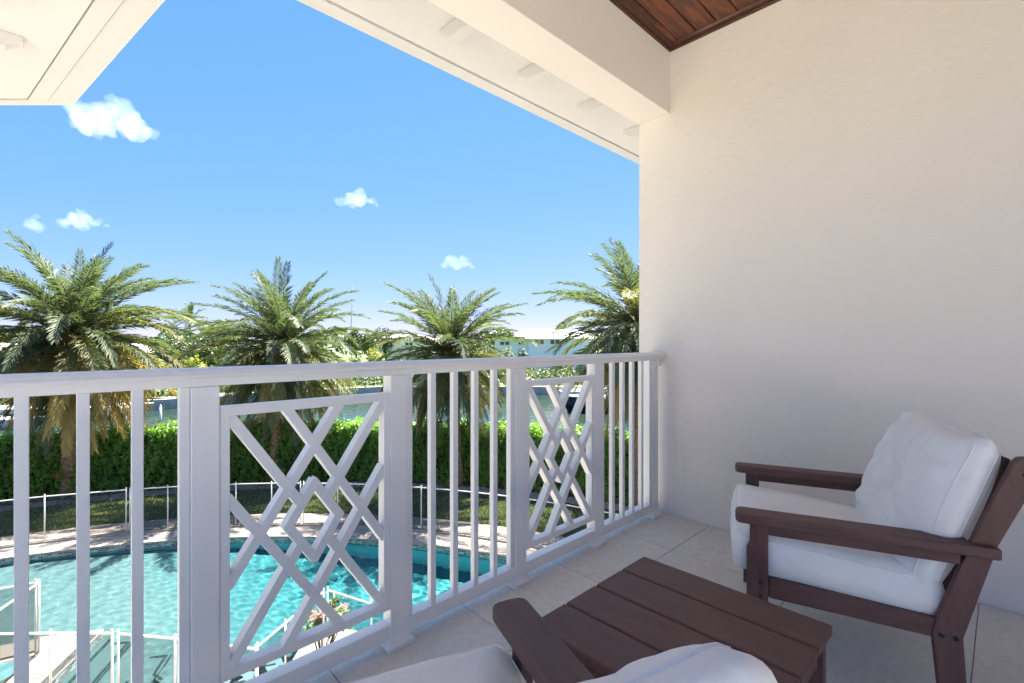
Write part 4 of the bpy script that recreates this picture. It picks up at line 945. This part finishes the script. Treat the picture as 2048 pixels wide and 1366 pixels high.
for k in range(13):
    a_ = rs.uniform(0, 6.28); l_ = rs.uniform(0.15, 0.5); hx, hy, hz = l_ * math.cos(a_) * 0.9, l_ * math.sin(a_) * 0.55, rs.uniform(0.45, 0.95)
    tube('stem', [(0.3 * hx, 0.3 * hy, 0), (0.7 * hx, 0.7 * hy, hz * 0.6), (hx, hy, hz)], [0.012, 0.009, 0.006], M['bark_dark'], shrub, 5)
    for j in range(12):
        o = blade_leaf('leaf', rs.uniform(0.16, 0.26), rs.uniform(0.07, 0.10), R(rs.uniform(5, 60)), R(30), M['tree_mid'] if rs.random() < .6 else M['spiky'], shrub, rs.uniform(0, 6.28), 0, 5, 0.0); o.location = (hx * rs.uniform(.85, 1.1), hy * rs.uniform(.85, 1.1), hz * rs.uniform(0.45, 1.0))
    if k % 2 == 0:
        V = []; F = []
        for j in range(26):
            p = Vector((hx, hy, hz + 0.06)) + Vector((rs.gauss(0, .035), rs.gauss(0, .035), rs.gauss(0, .025))); s = 0.014; bb = len(V)
            V += [(p.x - s, p.y, p.z), (p.x, p.y - s, p.z), (p.x + s, p.y, p.z + s * .5), (p.x, p.y + s, p.z + s)]; F.append((bb, bb + 1, bb + 2, bb + 3))
        me = bpy.data.meshes.new('flower'); me.from_pydata(V, [], F); link('flower', me, M['pink'], shrub)

# ------------------------------------------------------------------ far bank: trees, houses, docks, boats
def tree(name, px, depth, py_top, w, label, mat, seed, n=3500, py_base=None, shape=1.0, leaf=0.28):
    rs = np.random.default_rng(seed); b = cam_pt(px, depth, -4.36); zt = H + (680 - py_top) / 951 * depth; h = zt + 4.36
    t = empty(name, b, 0, label, 'tree', 'trees on the far bank')
    cz = h * (1 - 0.36 * shape); rz = h - cz
    link('trunk', tube_me('trunk', [(0, 0, 0), (0.1, 0.05, cz * 0.5), (0.0, 0.1, cz)], [0.16 + 0.015 * h, 0.13 + 0.01 * h, 0.06], 7), M['bark_dark'], t)
    nb = 16; cen = rs.normal(size=(nb, 3)); cen /= np.linalg.norm(cen, axis=1, keepdims=True); cen *= rs.uniform(0.35, 0.8, (nb, 1)); cen *= np.array([w, w, rz]); cen[:, 2] += cz
    rad = rs.uniform(0.28, 0.5, nb) * min(w, rz)
    for k in range(5):
        c = cen[k]; link('limb', tube_me('limb', [(0, 0.05, cz * 0.6), tuple(c * np.array([.5, .5, 1.0]) * 0.95), tuple(c)], [0.07, 0.045, 0.02], 5), M['bark_dark'], t)
    i = rs.integers(0, nb, n); d = rs.normal(size=(n, 3)); d /= np.linalg.norm(d, axis=1, keepdims=True)
    P = cen[i] + d * (rad[i] * rs.uniform(0.55, 1.1, n))[:, None]; L = rs.uniform(0.6, 1.3, n) * leaf
    V, F, T = leaf_cloud(P, d + np.array([0, 0, 0.3]), L, L * 0.6, 0.2, 0.6)
    cr = link('crown', mesh_np('crown', V, F, T), mat, t); cr['kind'] = 'stuff'
    return t
tree('broadleaf_tree', 770, 78, 643, 1.9, 'dark rounded tree standing beyond the canal left of the smaller palm', M['tree_dark'], 1, 3200, leaf=.30)
tree('broadleaf_tree', 738, 92, 660, 2.0, 'hazy low tree behind the yellow-green shrub on the far bank', M['tree_mid'], 2, 2500, leaf=.35)
tree('broadleaf_tree', 712, 96, 655, 2.4, 'dull green tree peeping behind the second palm on the right', M['tree_dark'], 3, 2500, leaf=.35)
tree('broadleaf_tree', 440, 56, 646, 4.2, 'yellow-green leafy tree between the two left palms', M['tree_mid'], 4, 4000, leaf=.32)
tree('broadleaf_tree', 360, 54, 655, 3.6, 'dark bushy tree low behind the large left palm', M['tree_dark'], 5, 3600, leaf=.30)
tree('broadleaf_tree', 560, 74, 700, 3.6, 'mid green spreading tree hidden low behind the second palm', M['tree_mid'], 6, 3600, leaf=.32)
tree('broadleaf_tree', 120, 62, 668, 3.6, 'dense tree filling the gap behind the large left palm', M['tree_dark'], 7, 4000, leaf=.32)
tree('broadleaf_tree', -60, 58, 640, 3.8, 'tall tree at the left margin behind the large palm', M['tree_mid'], 8, 4000, leaf=.32)
tree('broadleaf_tree', 1165, 82, 700, 2.6, 'dark tree behind the drooping fronds at right', M['tree_dark'], 9, 3600, leaf=.30)
tree('broadleaf_tree', 1235, 80, 690, 2.8, 'green tree above the navy boat at right', M['tree_mid'], 10, 3600, leaf=.30)
tree('broadleaf_tree', 1010, 110, 655, 2.2, 'distant tree rising over the grey-brown roof', M['tree_mid'], 12, 2200, leaf=.36)
def shrub_far(px, depth, py_top, w, label, mat, seed, n=2200):
    rs = np.random.default_rng(seed); b = cam_pt(px, depth, -4.36); h = H + (680 - py_top) / 951 * depth + 4.36
    t = empty('round_shrub', b, 0, label, 'shrub', 'shrubs on the far bank')
    d = rs.normal(size=(n, 3)); d /= np.linalg.norm(d, axis=1, keepdims=True); d[:, 2] = np.abs(d[:, 2])
    P = d * np.array([w, w * .8, h * 0.92]) * (rs.uniform(0.7, 1.05, n) * (1 + 0.15 * np.sin(d[:, 0] * 9) * np.cos(d[:, 1] * 7)))[:, None]; P[:, 2] += 0.05
    L = rs.uniform(.18, .36, n); V, F, T = leaf_cloud(P, d + np.array([0, 0, .4]), L, L * .6, .2, .6)
    cr = link('foliage', mesh_np('foliage', V, F, T), mat, t); cr['kind'] = 'stuff'
    for k in range(3): tube('stem', [(0, 0, 0), (0.3 * math.cos(k * 2.1), 0.3 * math.sin(k * 2.1), h * 0.6)], [0.06, 0.03], M['bark_dark'], t, 5)
shrub_far(750, 66, 694, 1.6, 'bright yellow-green shrub glowing beyond the canal beside the second palm', M['tree_yellow'], 21)
shrub_far(712, 64, 712, 1.5, 'green shrub just left of the yellow-green one', M['tree_mid'], 22)
shrub_far(800, 64, 716, 1.7, 'green shrub half behind the smaller palm', M['tree_mid'], 23)
shrub_far(1015, 70, 692, 1.7, 'light green shrub under the flat roofed blue house', M['tree_mid'], 24)
shrub_far(1045, 69, 696, 1.3, 'dark green shrub under the second blue house window', M['tree_dark'], 25)
shrub_far(985, 68, 706, 1.6, 'green shrub at the left end of the blue house', M['tree_mid'], 26)
shrub_far(1120, 68, 722, 1.8, 'dark shrub along the far lawn at right', M['tree_dark'], 27)
shrub_far(1190, 62, 738, 1.6, 'leafy shrub behind the boat dock at right', M['tree_mid'], 28)
shrub_far(1245, 60, 730, 1.6, 'yellowish shrub behind the navy boat', M['tree_yellow'], 29)
shrub_far(385, 50, 712, 1.7, 'yellowish leafy shrub between the left palms', M['tree_yellow'], 30)
shrub_far(452, 52, 716, 1.9, 'green shrub between the left palms', M['tree_mid'], 31)
shrub_far(610, 58, 735, 2.4, 'low green shrub on the far bank behind the second palm', M['tree_mid'], 32)
def wood_belt(n, seed):
    rs = np.random.default_rng(seed); px = rs.uniform(-700, 1700, n); dp = rs.uniform(120, 230, n); A = R(46.1); l = (px - 1024) / 951 * dp
    x = dp * math.cos(A) + l * math.sin(A); y = dp * math.sin(A) - l * math.cos(A)
    env = 6.2 + 1.3 * np.sin(px * 0.021) + 1.0 * np.sin(px * 0.057 + 1) + 0.7 * np.sin(px * 0.13 + 2)
    z = -4.36 + rs.random(n) ** 0.6 * (env + (dp - 120) * 0.014); P = np.stack([x, y, z], 1); L = rs.uniform(0.8, 1.8, n)
    N = np.stack([-np.full(n, 0.5), -np.full(n, 0.5), np.full(n, 0.8)], 1); V, F, T = leaf_cloud(P, N, L, L * 0.7, 0.2, 0.8); return mesh_np('far_wood', V, F, T)
def bank_plants(n, seed):
    rs = np.random.default_rng(seed); fe = np.array(far_edge); i = rs.integers(1, len(fe) - 2, n); t = rs.random(n)[:, None]; p = fe[i] * (1 - t) + fe[i + 1] * t
    d = p / np.linalg.norm(p, axis=1, keepdims=True); p = p + d * rs.uniform(1.2, 9.0, n)[:, None]; ph = p[:, 0] * 0.9 + p[:, 1] * 1.3
    hh = 1.1 + 0.7 * np.sin(ph * 0.35) + 0.5 * np.sin(ph * 0.83 + 1) + 0.3 * np.sin(ph * 2.1); P = np.stack([p[:, 0], p[:, 1], -4.36 + rs.random(n) * np.maximum(0.15, hh)], 1); L = rs.uniform(0.2, 0.42, n)
    V, F, T = leaf_cloud(P, np.concatenate([-d, np.full((n, 1), 0.8)], 1), L, L * 0.6, 0.2, 0.7); return mesh_np('bank_plants', V, F, T)
tag(link('bank_plants', bank_plants(42000, 8), M['tree_mid']), 'low mixed greenery growing along the far canal bank', 'undergrowth', kind='stuff')
tag(link('far_wood', wood_belt(30000, 5), M['tree_dark']), 'distant low belt of trees along the horizon', 'wood', kind='stuff')
cp = empty('coconut_palm', cam_pt(378, 60, -4.36), 0, 'distant coconut palm rising between the two left palms', 'palm tree')
hc = H + (680 - 640) / 951 * 60 + 4.36
link('trunk', tube_me('trunk', [(0, 0, 0), (0.2, 0, hc * .5), (0.1, 0.1, hc)], [.2, .15, .11], 8), M['bark_dark'], cp)
cme = [frond_me(2.4, R(e), R(b_), 77 + i, 34, 0.6, 0, 0.07) for i, (e, b_) in enumerate(((84, 20), (64, 50), (40, 70), (15, 60), (-15, 45)))]
for q in cme: q.materials.append(M['tree_mid'])
for k in range(20):
    o = link('frond', cme[min(4, k // 4)], None, cp, (0.1, 0.1, hc - 0.1), (0, 0, k * 2.4))
# blue house across the canal
def fr_box(name, px0, px1, depth, z0, z1, th, mat, parent, bevel=0.0):
    """box facing the camera side whose front lies at the given depth between two columns"""
    a_, b_ = Vector(cam_pt(px0, depth, 0)), Vector(cam_pt(px1, depth, 0)); d = (b_ - a_).normalized(); nn = Vector((-d.y, d.x, 0)) * th; o3 = parent.location
    pts = [(v.x - o3.x, v.y - o3.y) for v in (a_, b_, b_ + nn, a_ + nn)]
    return prism(name, pts, z0 - o3.z, z1 - o3.z, 'z', mat, parent, bevel)
zpx = lambda py, d: H + (680 - py) / 951 * d
bh = empty('blue_house', cam_pt(1055, 78, -4.36), 0, 'pale blue house with white tiled hip roof across the canal', 'house')
D = 76.0
fr_box('wall', 1058, 1190, D, -4.36, zpx(677.5, D), 9, M['bluewall'], bh)
fr_box('wall', 990, 1049.5, D + 1.5, -4.36, zpx(680.5, D + 1.5), 8, M['bluewall'], bh)
fr_box('wall', 1049.6, 1057.9, D + 0.8, -4.36, zpx(681, D + .8), 8, M['tealwall'], bh)
fr_box('flat_roof', 986, 1058.5, D + 0.6, zpx(680.4, D), zpx(678.0, D), 9.5, M['white'], bh)
def hip_roof(name, px0, px1, depth, th, z0, zr, inset, mat, parent):
    a_, b_ = Vector(cam_pt(px0, depth, 0)), Vector(cam_pt(px1, depth, 0)); d = (b_ - a_).normalized(); nn = Vector((-d.y, d.x, 0)) * th; o3 = parent.location
    c = [a_, b_, b_ + nn, a_ + nn]; r0 = a_ + d * inset + nn * .5; r1 = b_ - d * inset + nn * .5
    vs = [(v.x - o3.x, v.y - o3.y, z0 - o3.z) for v in c] + [(v.x - o3.x, v.y - o3.y, z0 - 0.18 - o3.z) for v in c] + [(v.x - o3.x, v.y - o3.y, zr - o3.z) for v in (r0, r1)]
    fs = [(0, 1, 9, 8), (1, 2, 9), (2, 3, 8, 9), (3, 0, 8), (4, 5, 1, 0), (5, 6, 2, 1), (6, 7, 3, 2), (7, 4, 0, 3), (7, 6, 5, 4)]
    return link(name, me_from(name, vs, fs), mat, parent)
rf = hip_roof('roof', 1050, 1200, D - 0.7, 10.5, zpx(677, D), zpx(658, D), 3.2, M['roof_white'], bh)
def window(px0, px1, py0, py1, depth, parent, n=2):
    z0, z1 = zpx(py1, depth), zpx(py0, depth)
    f = fr_box('window', px0, px1, depth - 0.06, z0, z1, 0.14, M['white'], parent)
    wpx = (px1 - px0) / n
    for k in range(n):
        p_ = fr_box('pane', px0 + wpx * k + wpx * .1, px0 + wpx * (k + 1) - wpx * .1, depth - 0.08, z0 + 0.09, z1 - 0.09, 0.1, M['pane'], parent); p_.parent = f
window(1069, 1088.5, 678.6, 689.3, D, bh); window(1100, 1120, 678.6, 689.3, D, bh); window(999, 1019.5, 682.3, 691, D + 1.5, bh); window(1036.5, 1047.5, 682, 690, D + 1.5, bh)
gh = empty('grey_roofed_house', cam_pt(1050, 100, -4.36), 0, 'house with grey-brown roof behind the pale blue house', 'house')
fr_box('wall', 1030, 1110, 101, -4.36, zpx(673, 100), 9, M['pinkwall'], gh); hip_roof('roof', 1022, 1118, 100, 11, zpx(673, 100), zpx(657.5, 100), 2.5, M['roof_grey'], gh)
wh = empty('white_house', cam_pt(775, 82, -4.36), 0, 'white house showing between the yellow-green shrub and the smaller palm', 'house')
fr_box('wall', 752, 860, 82, -4.36, zpx(680, 82), 8, M['white'], wh); hip_roof('roof', 748, 864, 81.3, 9.4, zpx(680, 82), zpx(668, 82), 3, M['roof_white'], wh)
window(765, 779, 684, 692, 82, wh); window(810, 826, 684, 692, 82, wh)
ph = empty('pink_house', cam_pt(180, 70, -4.36), 0, 'low pale house glimpsed behind the large left palm', 'house')
fr_box('wall', -120, 330, 66, -4.36, zpx(705, 66), 8, M['pinkwall'], ph); hip_roof('roof', -130, 340, 65.3, 9.4, zpx(705, 66), zpx(688, 66), 4, M['roof_white'], ph)
for a_ in (-60, 40, 140, 235): window(a_, a_ + 28, 718, 738, 66, ph)
tag(fr_box('patio', -200, 420, 44.5, -4.36, -4.25, 9, M['paver'], empty('patio_base', (0, 0, 0))) , kind='structure')
pb = bpy.data.objects['patio_base']
for ch in list(pb.children): ch.parent = None
bpy.data.objects.remove(pb)
# dock at left with boards, fascia and piles
dk = empty('white_dock', cam_pt(130, 38.5, CW), 0, 'white planked dock on piles seen under the large left palm', 'dock')
a_, b_ = Vector(cam_pt(-160, 37.0, 0)), Vector(cam_pt(246, 38.2, 0)); d_ = (b_ - a_).normalized(); n_ = Vector((-d_.y, d_.x, 0)); Ld = (b_ - a_).length; o3 = dk.location
k = 0; bw = 0.30
bm_me = box_me(0, bw - 0.012, 0, 3.6, -4.36 - CW, -4.31 - CW, 0.0)
ra = math.atan2(d_.y, d_.x)
while k * bw < Ld:
    p = a_ + d_ * (k * bw); link('board', bm_me, M['deckboard'], dk, (p.x - o3.x, p.y - o3.y, 0), (0, 0, ra)); k += 1
fs_me = box_me(0, Ld, -0.06, -0.005, -4.66 - CW, -4.30 - CW, 0.005)
link('fascia', fs_me, M['white'], dk, (a_.x - o3.x, a_.y - o3.y, 0), (0, 0, ra))
for k in range(9):
    p = a_ + d_ * (Ld * (k + 0.3) / 9) + n_ * 0.35; link('pile', tube_me('pile', [(0, 0, -0.4), (0, 0, -4.37 - CW)], 0.14, 8), M['concrete'], dk, (p.x - o3.x, p.y - o3.y, 0))
for px, top_, nm in ((251, -3.95, 'white topped mooring pile at the end of the white dock'), (321, -4.05, 'lone white topped mooring pile standing in the canal')):
    q = cam_pt(px, 37.3, CW); t = empty('mooring_pile', q, 0, nm, 'mooring pile', 'mooring piles')
    link('pole', tube_me('pole', [(0, 0, -0.4), (0, 0, top_ - CW)], 0.085, 9), M['white'], t); link('cap', tube_me('cap', [(0, 0, top_ - CW), (0, 0, top_ - CW + .12)], [0.10, 0.02], 9), M['white'], t)
# boats
def boat(name, pos, rz, L, W, hgt, hullm, label, cabin=None):
    t = empty(name, pos, rz, label, 'boat'); n = 14; vs, fs = [], []
    for i in range(n + 1):
        s = i / n; wv = W / 2 * (1 - max(0, (s - 0.45) / 0.55) ** 2.2) ; z1 = hgt * (0.82 + 0.30 * s * s); k_ = max(0.02, wv)
        for (yy, zz) in ((-k_, z1), (-k_ * .92, z1 * .45), (-k_ * .62, -0.02), (0, -0.25), (k_ * .62, -0.02), (k_ * .92, z1 * .45), (k_, z1)): vs.append(((s - .5) * L + (0.5 * (zz / hgt) * s * s), yy, zz))
    for i in range(n):
        for j in range(6): fs.append((i * 7 + j, (i + 1) * 7 + j, (i + 1) * 7 + j + 1, i * 7 + j + 1))
    fs.append(tuple(range(6, -1, -1)))
    link('hull', me_from('hull', vs, fs), hullm, t)
    dv = []; df = []
    for i in range(n + 1):
        s = i / n; wv = max(0.02, W / 2 * (1 - max(0, (s - 0.45) / 0.55) ** 2.2)) + .02; z1 = hgt * (0.82 + 0.30 * s * s); x = (s - .5) * L + 0.5 * (z1 / hgt) * s * s
        dv += [(x, -wv, z1 + .01), (x, wv, z1 + .01), (x, -wv, z1 + .10), (x, wv, z1 + .10)]
    for i in range(n):
        b = i * 4; df += [(b, b + 4, b + 5, b + 1), (b + 2, b + 3, b + 7, b + 6), (b, b + 2, b + 6, b + 4), (b + 1, b + 5, b + 7, b + 3)]
    df += [(0, 1, 3, 2)]
    link('deck', me_from('deck', dv, df), M['white'], t)
    return t
q = Vector(cam_pt(1236, 43, CW)); ang = math.atan2(math.sin(R(46.1 - 90)), math.cos(R(46.1 - 90)))
bt = boat('motor_boat', q, ang + math.pi + 0.18, 9.5, 2.9, 1.25, M['navy'], 'white motor boat with navy blue hull moored at right')
box('console', -1.4, 0.9, -0.8, 0.8, 1.2, 2.1, M['white'], bt, 0.08); box('windscreen', 0.5, 0.8, -0.75, 0.75, 2.11, 2.6, M['pane'], bt, 0.03); box('hardtop', -1.8, 0.9, -1.1, 1.1, 3.15, 3.26, M['white'], bt, 0.04)
for sx in (-1.5, 0.6):
    for sy in (-.9, .9): tube('hardtop_pole', [(sx, sy, 1.2), (sx * .95, sy, 3.16)], 0.04, M['white'], bt, 6)
box('bench', -3.3, -2.5, -1.0, 1.0, 1.15, 1.75, M['teak'], bt, 0.08); box('bow_seat', 1.6, 2.7, -0.6, 0.6, 1.3, 1.75, M['teak'], bt, 0.08)
tube('bow_rail', [(1.0, 1.3, 1.3), (1.6, 1.25, 1.8), (3.4, 0.95, 1.95), (4.6, 0.1, 2.0), (3.4, -0.95, 1.95), (1.6, -1.25, 1.8), (1.0, -1.3, 1.3)], 0.025, M['white'], bt, 6)
tube('outrigger', [(-1.2, 0.9, 3.2), (-2.2, 1.8, 5.6)], 0.025, M['white'], bt, 5)
q = Vector(cam_pt(1160, 54.5, CW)); b2 = boat('small_boat', q, ang + 0.1, 4.6, 1.7, 0.55, M['white'], 'small white skiff moored below the far seawall'); box('bench', -0.7, -0.3, -.6, .6, .52, .72, M['white'], b2, .02)
q = Vector(cam_pt(-2, 34.5, CW)); b3 = boat('small_boat', q, ang + 0.05, 5.2, 1.9, 0.62, M['white'], 'white boat tied under the dock at the left margin'); box('bench', -0.9, -0.4, -.7, .7, .58, .8, M['white'], b3, .02)
q = Vector(cam_pt(700, 60, CW)); b4 = boat('sailboat', q, ang, 8.5, 2.5, 0.95, M['white'], 'sailboat whose thin dark mast rises beside the second palm')
box('cabin', -0.5, 2.0, -.7, .7, 1.05, 1.5, M['white'], b4, .05)
tube('mast', [(0.3, 0, 0.9), (0.05, 0, 6.5), (0.35, 0, H + (680 - 572) / 951 * 60 - CW)], [0.07, 0.06, 0.035], M['mast'], b4, 8); tube('boom', [(0.3, 0, 1.9), (-3.0, 0, 2.0)], 0.05, M['mast'], b4, 6)
dk2 = empty('boat_dock', cam_pt(1235, 46.5, CW), 0, 'low dock with brown post boxes beside the navy boat', 'dock')
fr_box('platform', 1190, 1330, 46.2, -4.42, -4.28, 2.2, M['deckboard'], dk2)
for px in (1200, 1225, 1250, 1280): 
    q = cam_pt(px, 46.4, 0); link('pile', tube_me('pile', [(q[0] - dk2.location.x, q[1] - dk2.location.y, -0.4), (q[0] - dk2.location.x, q[1] - dk2.location.y, 1.35)], .13, 8), M['white'], dk2)
fr_box('dock_box', 1243, 1254, 46.6, -4.279, -3.4, 0.8, M['teak'], dk2, 0.03); fr_box('dock_box', 1205, 1216, 46.6, -4.279, -3.6, 0.8, M['white'], dk2, 0.03)

# ------------------------------------------------------------------ clouds: small closed bodies of vapour
def cloud(px, py, wpx, hpx, seed, label, dist=900):
    c = Vector(cam_pt(px, dist, None, py)); sw, sh = wpx / 951 * dist / 2, hpx / 951 * dist / 2; rs = random.Random(seed); big = wpx > 150
    mb = bpy.data.metaballs.new('vapour'); mb.resolution = sh * 0.09; mb.threshold = 0.35; mo = bpy.data.objects.new('vapour%d' % int(seed), mb); C.objects.link(mo)
    for k in range(34):
        u = max(-1, min(1, rs.gauss(0, 0.48))); top = (1 - abs(u) ** 1.5) * (0.65 + 0.35 * math.sin(u * 5 + seed)); e = mb.elements.new()
        e.co = (u * sw * 0.86, rs.uniform(-.3, .3) * sw, sh * (-0.55 + rs.random() * 1.3 * top)); e.radius = sh * rs.uniform(0.26, 0.62) * (1.15 - 0.6 * abs(u))
        if big:
            z_ = rs.random(); e.co = ((rs.uniform(-.78, -.5), rs.uniform(-.36, .48), rs.uniform(.62, .95))[k % 3 if k < 18 else 1] * sw, rs.uniform(-.25, .25) * sw, 0); e.co.z = sh * ((-0.1 + 0.55 * z_ if e.co.x < -.45 * sw else (-0.7 + 0.25 * z_ if e.co.x > .55 * sw else -0.62 + 1.3 * z_ * (1 - abs(e.co.x) / sw)))); e.radius = sh * (rs.uniform(.2, .3) if e.co.x > .55 * sw else rs.uniform(.36, .52))
    bpy.context.view_layer.update(); me = bpy.data.meshes.new_from_object(mo.evaluated_get(bpy.context.evaluated_depsgraph_get()))
    bpy.data.objects.remove(mo); bpy.data.metaballs.remove(mb); me.name = 'cloud'; me.materials.clear()
    for v in me.vertices:
        p = v.co / sh; d = noise.noise_vector(p * 1.6 + Vector((seed, 0, 0))) * 0.22 + noise.noise_vector(p * 4.1 + Vector((0, seed, 0))) * 0.10 + noise.noise_vector(p * 9 + Vector((0, 0, seed))) * 0.05
        v.co += d * sh
    me.polygons.foreach_set('use_smooth', [True] * len(me.polygons))
    o = link('cloud', me, M['cloud'], None, c, (0, 0, R(46.1 - 90))); return tag(o, label, 'cloud', 'small fair weather clouds')
cloud(222, 236, 215, 110, 2.0, 'largest ragged white cloud under the top left eave')
cloud(160, 433, 92, 54, 5.0, 'small oval cloud above the large left palm')
cloud(68, 444, 50, 40, 8.0, 'smallest cloud just above the tip of the left palm')
cloud(712, 392, 92, 58, 11.0, 'small puffy cloud in the middle of the sky')
cloud(912, 519, 72, 46, 23.0, 'small cloud above the smaller middle palm')
